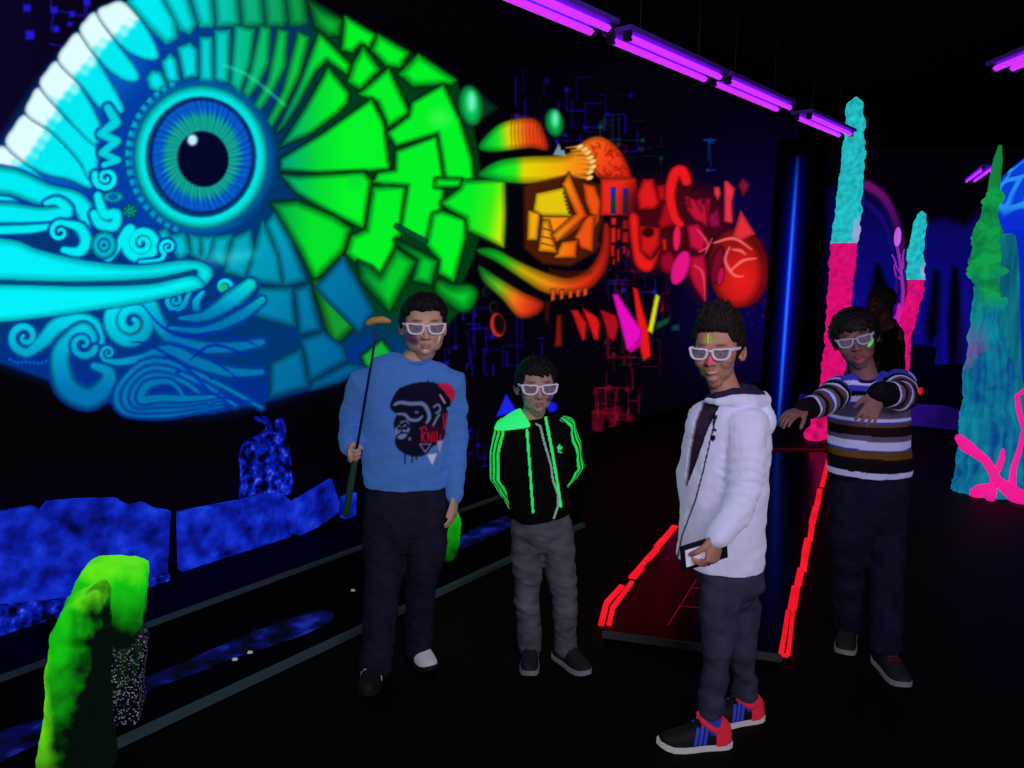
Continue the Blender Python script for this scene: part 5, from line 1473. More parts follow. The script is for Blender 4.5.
col = np.tile(base1, (len(co), 1)); smp = lin(S.sample(sx, sy))
prn = front & (np.abs(smp - base1).max(1) > .03)
dl, rl, ol = limb_param(co, [sh1l, el1l, wr1l])
prn &= ~((dl < .05) & (rl > .08))
col[prn] = smp[prn]
glow = col * .30; glow[prn & (smp[:, 2] < .04)] *= .15
link_garment('sweatshirt', me, co, prn.astype(int), ['sweatshirt', 'gorilla_print'], M_CLOTH, col, glow, boy1)
MB().add(*tube([p1(413.5, 361.5) + B1.L * (  .063 * math.cos(a)) + B1.F * (.062 * math.sin(a)) + Vector((0, 0, -.012 * max(math.sin(a), 0) + .012)) for a in np.linspace(0, 2 * np.pi, 25)], [.0075] * 25, 8, cap=False)).build('collar', plain('blue_ribbing', (60, 104, 178), .9, glow=(60, 104, 178), gs=.28, bump=(200, .3)), boy1)
simple_trousers(boy1, [(p1(406, 480), .140, .092), (p1(406, 494), .160, .108), (p1(406, 504), .164, .112), (p1(406, 522), .150, .105), (p1(406, 548), .07, .07)], B1.L, [[p1(387, 500), p1(384, 545), kn1r, p1(378, 640, -.01), an1r], [p1(427, 500), p1(426, 545, .01), kn1l, p1(420, 635, .12), an1l]],
                [[.085, .087, .070, .063, .066], [.085, .083, .062, .056, .058]], (36, 36, 56), 31, .004)
M_SOCK = plain('dark_sock', (24, 22, 30), .9)
M_SHBLK = plain('black_shoe_fabric', (20, 20, 24), .7); M_WHS = plain('white_shoe_leather', (205, 205, 210), .6, glow=(150, 150, 155), gs=.25); M_DKS = plain('dark_sole', (30, 30, 34), .7)
shoe(boy1, (-.05, -1, 0), an1r, .225, M_SHBLK, M_DKS, stripes=M_WHS, laces=M_WHS, sock=M_SOCK)
shoe(boy1, (.50, -.86, 0), an1l, .20, M_WHS, M_DKS, stripes=M_SHBLK, laces=M_SHBLK, sock=M_SOCK)
# the putter, held grip down
putter = empty('putter', pt_bot, 'upside down golf putter, tan head up and green grip down, held by boy in blue', 'putter')
MB().add(*tube([hold - pdir * .03, pt_top], [.0055, .0042], 10)).build('shaft', plain('blue_lit_metal_shaft', (24, 34, 90), .3, metal=.3), putter)
MB().add(*tube([pt_bot, pt_bot.lerp(hold, .4), hold - pdir * .02], [.0135, .013, .011], 12)).build('grip', plain('dark_green_rubber', (22, 62, 44), .7, glow=(10, 30, 22), gs=.5, bump=(120, .5)), putter)
hd = pt_top + Vector((.002, 0, .005))
MB().add(*tube([hd + Vector((-.036, 0, -.006)), hd + Vector((-.02, -.002, .003)), hd + Vector((.015, 0, .006)), hd + Vector((.036, 0, .001))], [(.011, .010), (.016, .012), (.015, .012), (.008, .008)], 12, side=(0, 1, 0))).build('putter_head', plain('tan_rubber', (190, 140, 80), .6, glow=(120, 85, 45), gs=.35), putter)

# ================================================= small boy in the black jacket
Y2 = 3.04
p2 = lambda x, y, dy=0.0: P(x, y, Y2 + dy)
boy2 = empty('person', (p2(535, 500).x, Y2, 0), 'smaller boy in black track jacket with green stripes and green hood, hands behind his back', 'person', 'boys posing in the hall')
H2 = Frame(p2(536, 386.5), 8, lean=0, nod=1, s=.93)
B2 = Frame(p2(534, 460), 6)
sh2r, el2r, wr2r = p2(505, 430), p2(500, 474, .05), p2(516, 503, .12)
sh2l, el2l, wr2l = p2(563, 428), p2(574, 464, .08), p2(556, 488, .16)
hip2r, kn2r, an2r = p2(527, 520), p2(527, 592, .02), p2(530, 645, .05)
hip2l, kn2l, an2l = p2(555, 520), p2(564, 592, .02), p2(566, 648, .04)
tor2 = [(418, 533, .078, .060), (424, 534, .115, .066), (436, 534, .127, .078), (455, 534, .126, .088), (480, 536, .124, .092), (500, 539, .124, .094), (510, 541, .122, .094), (516, 542, .116, .09)]
mb = MB(); head_parts(mb, H2, .96)
mb.add(*tube([H2(0, -.012, -.05), H2(0, -.026, -.10), p2(533, 418), p2(533, 428)], [.043, .044, .046, .045], 18, side=B2.L))
mb.add(*tube([p2(cx, y) for y, cx, w, d in tor2[1:]], [(w * .78, d * .76) for y, cx, w, d in tor2[1:]], 20, side=B2.L, dome=.12))
for a, b_, c_ in ((sh2r, el2r, wr2r), (sh2l, el2l, wr2l)): mb.add(*tube([p2(534, 428), a, b_, c_], [.04, .036, .029, .020], 12))
hand_parts(mb, wr2r, Vector((.8, .3, -.35)), Vector((.1, .9, .2)), 1, .85, (25, 30, 20), 3); hand_parts(mb, wr2l, Vector((-.8, .3, -.3)), Vector((-.1, .9, .2)), -1, .85, (25, 30, 20), 3)
mb.add(*tube([p2(541, 505), p2(541, 530)], [(.08, .06), (.07, .055)], 18, side=B2.L))
for q in ([p2(527, 520), p2(527, 556), kn2r, p2(529, 630, .04), an2r], [p2(556, 520), p2(559, 556), kn2l, p2(566, 634, .03), an2l]): mb.add(*tube(q + [Vector((q[-1].x, q[-1].y, .045))], [.046, .042, .036, .031, .028, .025], 14))
body_mesh(boy2, H2, mb, (196, 156, 142), (135, 78, 76), hairline=.066, marks=[(.050, -.034, .040, -.050, .012, (90, 80, 140), .05)])  # purple shade of the cheek, put into the skin colour
eyes(H2, boy2); glasses(H2, boy2, f0=.099, s=.99)


def keep2(l, f, u):
    if f > .045: return u > .062
    if f > 0: return u > .030
    return u > -.045


hair_mesh(boy2, H2, keep2, lock_fringe, 300, 5)
mb = MB()
mb.add(*tube([p2(cx, y) for y, cx, w, d in tor2], [(w, d) for y, cx, w, d in tor2], 28, side=B2.L, dome=.12))
mb.add(*tube([p2(524, 424), sh2r + Vector((-.006, 0, 0)), p2(500, 450, .02), el2r, (el2r + wr2r) / 2, wr2r], [.048, .052, .049, .045, .040, .034], 18))
mb.add(*tube([p2(544, 424), sh2l + Vector((.006, 0, 0)), p2(570, 445, .04), el2l, (el2l + wr2l) / 2, wr2l], [.048, .050, .046, .043, .040, .034], 18))
me, co = garment(mb, .0038, 4, .0028, 17, (1, 1, 1.5))
l, f, u = B2.inv(co); sx, sy = project(co)
ids = np.zeros(len(co), int)


def near_line(pts, w):
    D = np.full(len(co), 1e9)
    for (x1, y1), (x2, y2) in zip(pts[:-1], pts[1:]):
        dx, dy = x2 - x1, y2 - y1; t = np.clip(((sx - x1) * dx + (sy - y1) * dy) / (dx * dx + dy * dy), 0, 1); D = np.minimum(D, np.hypot(sx - x1 - t * dx, sy - y1 - t * dy))
    return D < w


fr2 = f > .03
armR = limb_param(co, [sh2r, p2(500, 450, .02), el2r, wr2r]); armL = limb_param(co, [sh2l, p2(570, 445, .04), el2l, wr2l])
onR = (armR[0] < .062) & (sx < 511); onL = (armL[0] < .058) & (sx > 560)
ids[fr2 & ~onR & ~onL & near_line([(527, 430), (530, 470), (533, 512)], 1.25)] = 1
ids[fr2 & ~onL & near_line([(545, 414), (552, 450), (557, 480), (561, 506)], 1.35)] = 1
ids[fr2 & ~onL & near_line([(540, 426), (545, 445), (551, 465), (553, 480), (558, 495), (558, 506), (554, 518)], 1.0)] = 2
for k in (-1, 0, 1):
    for arm_, on_, cl, cf in ((armR, onR, -.60, .80), (armL, onL, .78, .62)):
        cd = np.array(B2.L * cl + B2.F * cf); td = np.array(B2.L * cf - B2.F * cl)
        ids[on_ & (np.abs(arm_[2] @ td - k * .0165) < .0050) & (arm_[2] @ cd > 0)] = 3
lg = [(560, 443.5), (560, 451)]
ids[fr2 & (near_line([(559.6, 445.5), (559.6, 449)], 1.1) | near_line([(557.6, 447), (559, 449.5)], .9) | near_line([(561.8, 447), (560.3, 449.5)], .9) | near_line([(558, 451.5), (562, 452.5)], .6))] = 4
cols = np.array([lin((10, 12, 14)), lin((40, 215, 105)), lin((150, 190, 165)), lin((40, 210, 85)), lin((40, 210, 110))]); gl = np.array([0, .75, .25, .7, .7])
col = cols[ids]; link_garment('jacket', me, co, ids, ['jacket', 'green_piping', 'zip', 'sleeve_stripes', 'chest_emblem'], M_CLOTH, col, col * gl[ids][:, None], boy2)
# open hood lying on one shoulder
hp = [[p2(491, 430, -.075), p2(505, 430, -.10), p2(520, 428, -.118), p2(533, 426.5, -.10)], [p2(494, 424, -.05), p2(506, 423, -.075), p2(519, 421, -.09), p2(530, 421, -.085)], [p2(502, 417, -.01), p2(510, 415, -.035), p2(518, 413, -.055), p2(526, 415, -.06)],
      [p2(511, 411, .05), p2(515, 409, .03), p2(518, 408, .0), p2(522, 410, -.02)], [p2(522, 412, .09), p2(522, 408, .07), p2(521, 408, .03), p2(523, 410, .0)]]
V = [q for row in hp for q in row]; F = [(i * 4 + j, i * 4 + j + 1, (i + 1) * 4 + j + 1, (i + 1) * 4 + j) for i in range(4) for j in range(3)]
ho = MB().add(V, F).build('hood', plain('green_hood_lining', (40, 225, 110), .85, glow=(42, 235, 118), gs=.75, bump=(120, .3)), boy2)
sd_ = ho.modifiers.new('t', 'SOLIDIFY'); sd_.thickness = .012; ss_ = ho.modifiers.new('s', 'SUBSURF'); ss_.levels = ss_.render_levels = 2
MB().add(*tube([p2(560, 420, -.03), p2(566, 424, -.03), p2(570, 430, -.02)], [.003, .0035, .003], 8)).build('shoulder_piping', plain('pale_piping', (150, 140, 120), .8, glow=(110, 105, 85), gs=.4), boy2)
MB().add(*tube([p2(536, 424, -.09), p2(540, 426, -.11), p2(542, 431, -.12)], [.004, .005, .0035], 8)).build('zip_puller', plain('pale_zip', (150, 165, 150), .5, glow=(130, 150, 130), gs=.4), boy2)
simple_trousers(boy2, [(p2(541, 508), .104, .076), (p2(541, 518), .120, .088), (p2(541, 530), .115, .085), (p2(541, 550), .05, .055)], B2.L, [[p2(527, 520), p2(527, 556), kn2r, p2(529, 630, .04), p2(530, 650, .05)], [p2(556, 520), p2(559, 556), kn2l, p2(566, 634, .03), p2(566, 653, .04)]],
                [[.064, .063, .054, .047, .048], [.064, .064, .054, .048, .050]], (94, 95, 104), 33, .0042, 'jeans', .02, [(kn2r + Vector((0, -.05, 0)), .05, .5), (kn2l + Vector((0, -.05, 0)), .05, .5), (p2(560, 550, -.06), .05, .25)])
M_CHAR = plain('charcoal_shoe', (34, 34, 42), .75); M_GSOLE = plain('pale_grey_sole', (140, 136, 145), .6, glow=(70, 68, 74), gs=.3)
shoe(boy2, (-.05, -1, 0), an2r, .215, M_CHAR, M_GSOLE, laces=M_CHAR, width=.038, sock=M_SOCK)
shoe(boy2, (.55, -.83, 0), an2l, .22, M_CHAR, M_GSOLE, laces=M_CHAR, width=.038, sock=M_SOCK)

# ================================================= boy in the white jacket
Y3 = 2.56
p3 = lambda x, y, dy=0.0: P(x, y, Y3 + dy)
boy3 = empty('person', (p3(725, 500).x, Y3, 0), 'boy with curly hair in long white hooded jacket, smiling, turned to the left', 'person', 'boys posing in the hall')
H3 = Frame(p3(718, 351), -30, lean=-2, nod=3, s=.96)
B3 = Frame(p3(724, 480), -52)
sh3l, el3l, wr3l = p3(746, 424, -.085), p3(743, 490, -.165), p3(717, 536, -.262)
sh3r, el3r, wr3r = p3(704, 418, .16), p3(690, 480, .20), p3(694, 535, .14)
hip3l, kn3l, an3l = p3(722, 575, -.05), p3(718, 640, -.07), p3(711, 714, -.05)
hip3r, kn3r, an3r = p3(738, 575, .06), p3(742, 635, .06), p3(745, 694, .10)
tor3 = [(401, 728, .095, .07), (410, 728, .135, .085), (425, 727, .150, .100), (450, 727, .152, .112), (480, 725, .152, .120), (510, 723, .150, .118), (535, 721, .152, .120), (552, 720, .154, .122), (562, 719.5, .154, .122)]
mb = MB(); head_parts(mb, H3, .95, True)
mb.add(*tube([H3(0, -.012, -.05), H3(0, -.024, -.10), p3(728, 400), p3(728, 412)], [.045, .046, .050, .05], 18, side=B3.L))
mb.add(*tube([p3(cx, y) for y, cx, w, d in tor3[1:]], [(w * .78, d * .76) for y, cx, w, d in tor3[1:]], 20, side=B3.L, dome=.12))
mb.add(*tube([p3(728, 412), sh3l, p3(746, 455, -.125), el3l, p3(733, 516, -.20), wr3l], [.045, .042, .038, .027, .022, .020], 12)); mb.add(*tube([p3(728, 412), sh3r, el3r, wr3r], [.045, .042, .033, .023], 12))
hand_parts(mb, wr3l + Vector((0, 0, .004)), Vector((-.16, -.06, -1)), Vector((-.62, .79, 0)), -1, 1.08, (38, 52, 36), 2, 24)
hand_parts(mb, wr3r, Vector((-.1, -.1, -1)), Vector((.6, .4, 0)), -1, 1.0, (18, 22, 14), 3)
for q in ([p3(722, 575, -.045), p3(720, 605, -.06), kn3l, p3(714, 680, -.06), an3l], [p3(737, 575, .05), p3(741, 605, .06), kn3r, p3(744, 670, .08), an3r]): mb.add(*tube(q + [Vector((q[-1].x, q[-1].y, .05))], [.054, .05, .042, .034, .032, .03], 14))
body_mesh(boy3, H3, mb, (206, 148, 126), (180, 85, 88), smile=True, hairline=.075,
          marks=[(-.010, .040, -.010, .066, .0034, (190, 220, 60), .35), (.000, .038, .000, .058, .003, (170, 190, 50), .25), (.010, .040, .010, .060, .003, (160, 170, 60), .15), (-.022, .042, -.022, .056, .003, (170, 190, 60), .2), (0, -.028, .0, -.018, .011, (235, 60, 120), .22), (.052, -.030, .062, -.034, .006, (120, 110, 150), .05)])
eyes(H3, boy3); glasses(H3, boy3, f0=.099, s=.92)


def keep3(l, f, u):
    if f > .045: return u > .076
    if f > .01: return u > .045
    return u > -.035


def lock3(p, n_, rr):
    top = np.clip((p[2] - .06) / .05, 0, 1)
    ln = .008 + .034 * top * (1.0 if p[1] > -.07 else .6)
    d = n_ * .45 + np.array((0, .10, 1.0)) * top; d /= np.linalg.norm(d) + 1e-6
    pts = [p]; q = p.copy()
    for j in range(3):
        q = q + d * ln / 3 + rr.normal(0, .004, 3) * top; pts.append(q.copy())
    return pts, [.010, .011, .011, .008]


hair_mesh(boy3, H3, keep3, lock3, 420, 9, plain('black_curly_hair', (30, 18, 16), .7, bump=(110, .9)), voxel=.005)
mb = MB()
mb.add(*tube([p3(cx, y) for y, cx, w, d in tor3], [(w, d) for y, cx, w, d in tor3], 30, side=B3.L, dome=.12))
mb.add(*tube([p3(735, 414), sh3l, p3(746, 455, -.125), el3l, p3(733, 516, -.20), wr3l + Vector((.003, 0, .0))], [.062, .066, .061, .056, .048, .041], 18))
mb.add(*tube([p3(722, 412, .05), sh3r, el3r, wr3r], [.058, .058, .050, .040], 16))
me, co = garment(mb, .0042, 4, .0034, 23, (1, 1, 1.4))
dA, rA, oA = limb_param(co, [sh3l, el3l, wr3l])
arm = (dA < .075) & (rA > .02)
nn = normals(me)
co = co + nn * (np.where(arm, np.sin(rA * 190 + wnoise(co, 4, 3) * 1.6) * .0028 * np.exp(-((rA - .20) / .11) ** 2), 0))[:, None]; set_coords(me, co)
sx, sy = project(co); l, f, u = B3.inv(co)
ids = np.zeros(len(co), int)
edge_l = np.interp(sy, [396, 420, 450, 480, 500, 575], [706, 696, 690, 686, 684, 672]); edge_r = np.interp(sy, [396, 412, 430, 460, 485, 500], [724, 716, 707, 697, 687, 684])
op = (~arm) & (f > .0) & (sx > np.interp(sy, [392, 420, 450, 485], [706, 694, 688, 684])) & (sx < edge_r) & (sy < 487) & (sy > 392)
ids[op] = 1
zipx = np.interp(sy, [412, 440, 470, 500, 535, 572], [717, 710, 703, 695, 682, 674])
zl = (~arm) & (f > 0) & (np.abs(sx - zipx) < .9) & (sy > 415); ids[zl & (ids == 0)] = 2
lg = (f > 0) & (~arm | (rA < .08))
for (x, y, rx, ry) in ((714, 416, 1.6, 3.2), (713.5, 424, 1.2, 4.5), (714.5, 430, 1.8, 2), (713, 438, 2.4, 3.2)): ids[lg & (((sx - x) / rx) ** 2 + ((sy - y) / ry) ** 2 < 1)] = 3
co = co - nn * (np.where(ids == 1, .013, 0) + np.where(ids == 2, .003, 0))[:, None]; set_coords(me, co)
cols = np.array([lin((200, 202, 236)), lin((80, 54, 80)), lin((60, 55, 78)), lin((26, 22, 34))]); gl = np.array([.27, .02, .02, 0])
link_garment('jacket', me, co, ids, ['white_jacket', 'plum_shirt', 'zip', 'chest_emblem'], M_CLOTH, cols[ids], cols[ids] * gl[ids][:, None], boy3)
M_WHITEC = plain('white_fleece', (200, 202, 236), .9, glow=(200, 202, 236), gs=.27, bump=(220, .3)); M_NAVY = plain('navy_lining', (32, 28, 58), .9, glow=(14, 12, 34), gs=.5, bump=(160, .3))
# hood: collar roll round the neck with navy lining, bag hanging at the back
mb = MB()
mb.add(*tube([p3(707, 400, -.02), p3(717, 402, -.075), p3(733, 401, -.09), p3(750, 402, -.06), p3(766, 400, .02), p3(764, 396, .10)], [.010, .016, .022, .024, .024, .02], 12))
mb.add(*ellipsoid(p3(764, 420, .02), (.040, .06, .06)))
me, co = garment(mb, .005, 5, .003, 29); ho = link('hood', me, M_WHITEC, boy3); me.materials.clear(); me.materials.append(M_WHITEC)
mb = MB().add(*tube([p3(708, 396, -.005), p3(718, 397, -.06), p3(733, 394, -.065), p3(748, 396, -.04), p3(760, 396, .02), p3(752, 390, .09), p3(730, 388, .10)], [.012, .016, .02, .022, .02, .02, .018], 12))
me, co = garment(mb, .005, 5, .003, 30); me.materials.append(M_NAVY); link('hood_lining', me, M_NAVY, ho)
simple_trousers(boy3, [(p3(729, 556), .125, .105), (p3(729, 580), .128, .10), (p3(729, 606), .06, .06)], B3.L, [[p3(722, 575, -.045), p3(720, 605, -.06), kn3l, p3(714, 680, -.06), an3l], [p3(737, 575, .05), p3(741, 605, .06), kn3r, p3(744, 670, .08), an3r]],
                [[.070, .068, .056, .046, .046], [.068, .064, .054, .045, .045]], (62, 64, 88), 37, .0045, 'jeans', .04)
M_RDK = plain('red_knit', (205, 40, 60), .8, glow=(190, 28, 50), gs=.35); M_BLUK = plain('blue_sock', (40, 48, 150), .85, glow=(34, 42, 140), gs=.4); M_WSOLE = plain('white_sole', (205, 200, 205), .6, glow=(170, 165, 170), gs=.25); M_BST = plain('blue_stripe', (46, 62, 180), .7, glow=(36, 50, 160), gs=.4)
for an, dr, hx in ((an3l, Vector((-1, -.10, 0)), .055), (an3r, Vector((-1, -.25, 0)), .05)):
    heel = an
    shoe(boy3, dr, heel, .25, M_SHBLK, M_WSOLE, stripes=M_BST, laces=M_SHBLK, heel_c=M_RDK)
    a = Vector((an.x, an.y, an.z)); z0 = .07
    MB().add(*tube([Vector((an.x + .006, an.y, z0 - .01)), Vector((an.x + .003, an.y, (z0 + an.z) / 2)), Vector((an.x, an.y, an.z + .01))], [.038, .036, .035], 16)).build('sock', M_BLUK, boy3)
    MB().add(*tube([Vector((an.x - .042, an.y, z0 + .045)), Vector((an.x - .03, an.y - .026, z0 + .028)), Vector((an.x + .005, an.y - .040, z0 + .008)), Vector((an.x + .038, an.y - .022, z0 + .002)), Vector((an.x + .046, an.y, z0 + .004)), Vector((an.x + .038, an.y + .022, z0 + .002)), Vector((an.x + .005, an.y + .04, z0 + .008)), Vector((an.x - .03, an.y + .026, z0 + .028)), Vector((an.x - .042, an.y, z0 + .045))], [.010] * 9, 10)).build('shoe_collar', M_RDK, boy3)
# wallet with white paper in his hand
wc = p3(704, 552, -.222); ax = (p3(727, 546, -.205) - p3(683, 560, -.24)).normalized()
upv = (p3(706, 540, -.30) - p3(714, 566, -.27)); upv = (upv - ax * upv.dot(ax)).normalized(); nv_ = ax.cross(upv); Mw = Matrix((ax, upv, nv_)).transposed()
wallet = empty('score_wallet', wc, 'open dark wallet with white paper in the hand of the boy in white jacket', 'wallet')
MB().add(*box(wc, (.078, .045, .004), Mw)).build('cover', plain('black_leatherette', (20, 20, 32), .5), wallet, False)
MB().add(*box(wc + nv_ * -.0055 - ax * .02, (.045, .030, .0015), Mw)).add(*box(wc + nv_ * .0055 - ax * .02, (.045, .030, .0015), Mw)).build('paper', plain('white_paper', (215, 210, 235), .8, glow=(200, 195, 225), gs=.4), wallet, False)

# ================================================= boy in the striped sweater
Y4 = 3.12
p4 = lambda x, y, dy=0.0: P(x, y, Y4 + dy)
boy4 = empty('person', (p4(868, 500).x, Y4, 0), 'boy in striped sweater tilting his head, both arms raised like a zombie', 'person', 'boys posing in the hall')
H4 = Frame(p4(855, 338.5), -22, lean=-15, nod=4, s=.98)
B4 = Frame(p4(868, 420), -10)
sh4r, el4r, wr4r = p4(838, 392), p4(826, 402, -.16), p4(803, 410, -.26)
sh4l, el4l, wr4l = p4(900, 384), p4(902, 396, -.20), p4(879, 393, -.34)
hip4r, kn4r, an4r = p4(852, 490), p4(849, 570, .05), P(847, 640, 3.27)
hip4l, kn4l, an4l = p4(886, 490), p4(886, 570, -.04), P(886, 660, 3.03)
an4r.z = an4l.z = .085
tor4 = [(379, 867, .100, .070), (385, 868, .145, .085), (398, 869, .155, .098), (420, 869, .158, .108), (445, 869, .160, .112), (466, 869, .161, .112), (474, 869, .158, .110)]
mb = MB(); head_parts(mb, H4, 1.0)
mb.add(*tube([H4(0, -.012, -.05), H4(0, -.024, -.10), p4(867, 384), p4(868, 395)], [.047, .048, .050, .05], 18, side=B4.L))
mb.add(*tube([p4(cx, y) for y, cx, w, d in tor4[1:]], [(w * .78, d * .76) for y, cx, w, d in tor4[1:]], 20, side=B4.L, dome=.12))
for a, b_, c_ in ((sh4r, el4r, wr4r), (sh4l, el4l, wr4l)): mb.add(*tube([p4(868, 392), a, b_, c_], [.045, .042, .034, .023], 12))
hand_parts(mb, wr4r, Vector((-.75, -.5, -.12)), Vector((-.1, .15, -1)), 1, .95, (20, 28, 18), 8, 15, [(12, 18, 10), (18, 28, 16), (24, 32, 18), (30, 34, 20)])
hand_parts(mb, wr4l, Vector((-.45, -.35, -.72)), Vector((.1, .85, -.4)), -1, .98, (10, 18, 12), 9, 18)
mb.add(*tube([p4(869, 470), p4(869, 505)], [(.11, .08), (.09, .07)], 20, side=B4.L))
for q in ([p4(851, 490), p4(850, 530), kn4r, p4(848, 612, .10), an4r], [p4(887, 490), p4(887, 530, -.02), kn4l, p4(886, 625, -.08), an4l]): mb.add(*tube(q + [Vector((q[-1].x, q[-1].y, .05))], [.060, .054, .045, .037, .034, .03], 14))
body_mesh(boy4, H4, mb, (148, 102, 96), (160, 50, 75), hairline=.066, marks=[(.044, -.030, .062, -.014, .0055, (70, 230, 70), .75), (-.003, -.085, .004, -.085, .012, (190, 70, 100), .06)])
eyes(H4, boy4); glasses(H4, boy4, plain('dim_white_plastic', (170, 160, 195), .45, glow=(140, 125, 180), gs=.22), s=.86, f0=.098)


def keep4(l, f, u):
    if f > .045: return u > .055
    if f > .015: return u > .02
    return u > -.055


def lock4(p, n_, rr):
    d = n_ * .30 + np.array((rr.normal(.1, .2), .5 * (p[1] > .0), -.55)); d /= np.linalg.norm(d); ln = rr.uniform(.022, .036)
    return [p, p + n_ * .010 + d * ln * .4, p + d * ln], [.011, .010, .005]


hair_mesh(boy4, H4, keep4, lock4, 340, 12, plain('black_hair', (20, 12, 16), .55, bump=(160, .5)))
mb = MB()
mb.add(*tube([p4(cx, y) for y, cx, w, d in tor4], [(w, d) for y, cx, w, d in tor4], 30, side=B4.L, dome=.12))
aR = [p4(855, 388), sh4r, el4r, (el4r + wr4r) / 2, wr4r]; aL = [p4(885, 386), sh4l, el4l, (el4l + wr4l) / 2, wr4l]
mb.add(*tube(aR, [.060, .063, .056, .048, .038], 18)); mb.add(*tube(aL, [.060, .064, .058, .050, .040], 18))
me, co = garment(mb, .0042, 4, .003, 41, (1, 1, 1.6))
dR, rR, oR = limb_param(co, aR[1:]); dL, rL, oL = limb_param(co, aL[1:])
sx, sy = project(co); l, f, u = B4.inv(co)
sty = 384 - (co[:, 2] - CAMH + .0) * 0
zpx = np.array([p4(868, y).z for y in range(360, 480)]); yv = np.interp(-co[:, 2], -zpx, np.arange(360, 480))          # height as a row of the photo at his distance
DKB, WHT, BLU_, GRY, OCH, MAR = (22, 16, 30), (186, 184, 240), (58, 62, 190), (104, 96, 132), (120, 86, 44), (40, 18, 26)
seq = [(360, BLU_), (379, WHT), (383, BLU_), (388, DKB), (393, WHT), (399, BLU_), (402, GRY), (414, WHT), (417, BLU_), (419.5, OCH), (422, MAR), (431, GRY), (436, WHT), (444, BLU_), (445.5, OCH), (453, MAR), (456, DKB), (466.5, WHT), (472.5, DKB), (480, DKB)]
seqA = [(-.1, BLU_), (.02, WHT), (.045, BLU_), (.07, DKB), (.10, WHT), (.12, GRY), (.135, OCH), (.155, MAR), (.19, GRY), (.205, WHT), (.222, BLU_), (.235, OCH), (.255, MAR), (.275, GRY), (.295, WHT), (.305, DKB), (.6, DKB)]


def band_col(x, seq_):
    k = np.clip(np.searchsorted([s[0] for s in seq_], x, side='right') - 1, 0, len(seq_) - 1); return k
kt = band_col(yv + .35 * wnoise(co, 3, 4), seq); c = np.array([lin(s[1]) for s in seq])[kt]
cA = np.array([lin(s[1]) for s in seqA])
mR = (dR < .07) & (rR > .01) & ((rR > .05) | (l < -.13)); mL = (dL < .075) & (rL > .0) & ((rL > .06) | (l > .13))
c[mR] = cA[band_col(rR[mR], seqA)]; c[mL] = cA[band_col(rL[mL] * .85, seqA)]
gk = np.clip((c[:, 2] - .12) * 2, 0, 1)[:, None]
link_garment('sweater', me, co, None, ['striped_sweater'], M_CLOTH, c, c * (.01 + .20 * gk), boy4)
MB().add(*tube([p4(866, 379) + B4.L * (.066 * math.cos(a)) + B4.F * (.064 * math.sin(a)) + Vector((0, 0, -.014 * max(math.sin(a), 0) + .010)) for a in np.linspace(0, 2 * np.pi, 25)], [.008] * 25, 8, cap=False)).build('collar', plain('navy_ribbing', (30, 24, 60), .9, bump=(200, .3)), boy4)
simple_trousers(boy4, [(p4(869, 467), .138, .090), (p4(869, 484), .154, .105), (p4(869, 494), .158, .108), (p4(869, 512), .145, .10), (p4(869, 540), .06, .06)], B4.L, [[p4(851, 490), p4(850, 530), kn4r, p4(848, 612, .10), an4r], [p4(887, 490), p4(887, 530, -.02), kn4l, p4(886, 625, -.08), an4l]],
                [[.080, .080, .066, .060, .062], [.080, .080, .066, .060, .062]], (26, 25, 48), 43, .0045, 'trousers', .05)
M_DSH = plain('dark_grey_shoe', (34, 30, 36), .75)
shoe(boy4, (-.45, -.9, 0), an4r, .24, M_DSH, M_GSOLE, laces=M_DSH, sock=M_SOCK)
shoe(boy4, (.0, -1, 0), an4l, .24, M_DSH, M_GSOLE, laces=plain('red_lace', (130, 30, 36), .8), sock=M_SOCK)

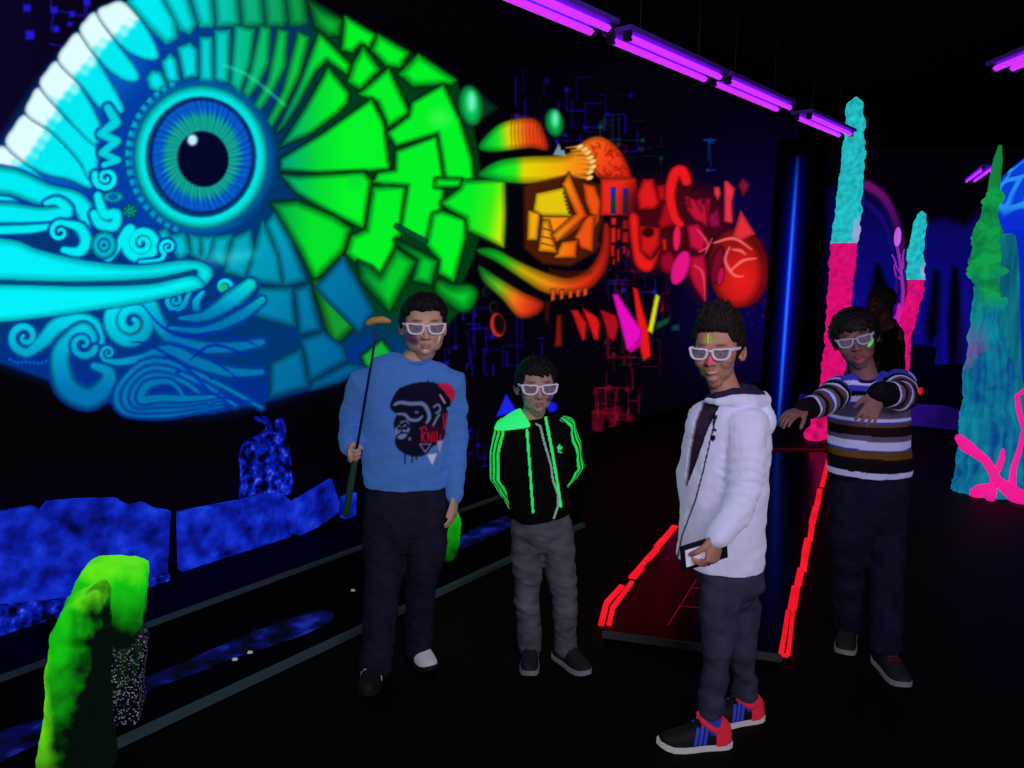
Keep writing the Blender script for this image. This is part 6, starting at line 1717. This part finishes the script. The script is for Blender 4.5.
# ================================================= dim figure far behind
Y5 = 6.1
p5 = lambda x, y, dy=0.0: P(x, y, Y5 + dy)
boy5 = empty('person', (p5(880, 400).x, Y5, 0), 'dim person in black clothes mostly hidden behind the boy in striped sweater', 'person')
H5 = Frame(p5(881, 302), -70, s=.95)
mb = MB(); head_parts(mb, H5)
b5g = p5(880, 400); zt5 = H5.o.z
hgt = zt5 - .16
mb.add(*tube([H5(0, -.012, -.05), Vector((b5g.x, Y5, hgt - .02))], [.05, .06], 14))
mb.add(*tube([Vector((b5g.x, Y5, z)) for z in (hgt - .02, hgt - .3, hgt - .55)], [(.12, .08), (.12, .09), (.11, .09)], 16, side=H5.L))
for q in (-1, 1):
    mb.add(*tube([Vector((b5g.x, Y5, hgt - .07)) + H5.L * (q * .13), Vector((b5g.x, Y5, hgt - .32)) + H5.L * (q * .16), Vector((b5g.x - .02, Y5, hgt - .54)) + H5.L * (q * .155)], [.042, .035, .024], 12))
    hand_parts(mb, Vector((b5g.x - .02, Y5, hgt - .54)) + H5.L * (q * .155), Vector((0, -.2, -1)), Vector((-q, 0, 0)), q, .95)
    mb.add(*tube([Vector((b5g.x, Y5, hgt - .5)) + H5.L * (q * .07), Vector((b5g.x, Y5, .45)) + H5.L * (q * .08), Vector((b5g.x, Y5, .08)) + H5.L * (q * .08), Vector((b5g.x - .12, Y5, .035)) + H5.L * (q * .08)], [.07, .05, .04, .035], 12))
body_mesh(boy5, H5, mb, (70, 34, 26), voxel=.006)
hair_mesh(boy5, H5, keep4, lock4, 220, 15, voxel=.006)
mb = MB(); mb.add(*tube([Vector((b5g.x, Y5, z)) for z in (hgt, hgt - .05, hgt - .3, hgt - .56)], [(.07, .07), (.15, .08), (.145, .09), (.14, .09)], 18, side=H5.L))
for q in (-1, 1): mb.add(*tube([Vector((b5g.x, Y5, hgt - .07)) + H5.L * (q * .11), Vector((b5g.x, Y5, hgt - .32)) + H5.L * (q * .16), Vector((b5g.x - .02, Y5, hgt - .53)) + H5.L * (q * .155)], [.058, .047, .036], 14))
me, co = garment(mb, .009, 4, .004, 51); link('black_sweater', me, M_BLACK, boy5)
simple_trousers(boy5, [(Vector((b5g.x, Y5, hgt - .52)), .135, .1), (Vector((b5g.x, Y5, hgt - .66)), .14, .1)], H5.L, [[Vector((b5g.x, Y5, hgt - .6)) + H5.L * (q * .07), Vector((b5g.x, Y5, .45)) + H5.L * (q * .08), Vector((b5g.x, Y5, .09)) + H5.L * (q * .08)] for q in (-1, 1)], [[.085, .066, .06]] * 2, (18, 16, 24), 53, .004, voxel=.01)
for q in (-1, 1): shoe(boy5, H5.F, Vector((b5g.x, Y5, 0)) + H5.L * (q * .08), .24, M_DSH, M_DKS, laces=M_DSH)
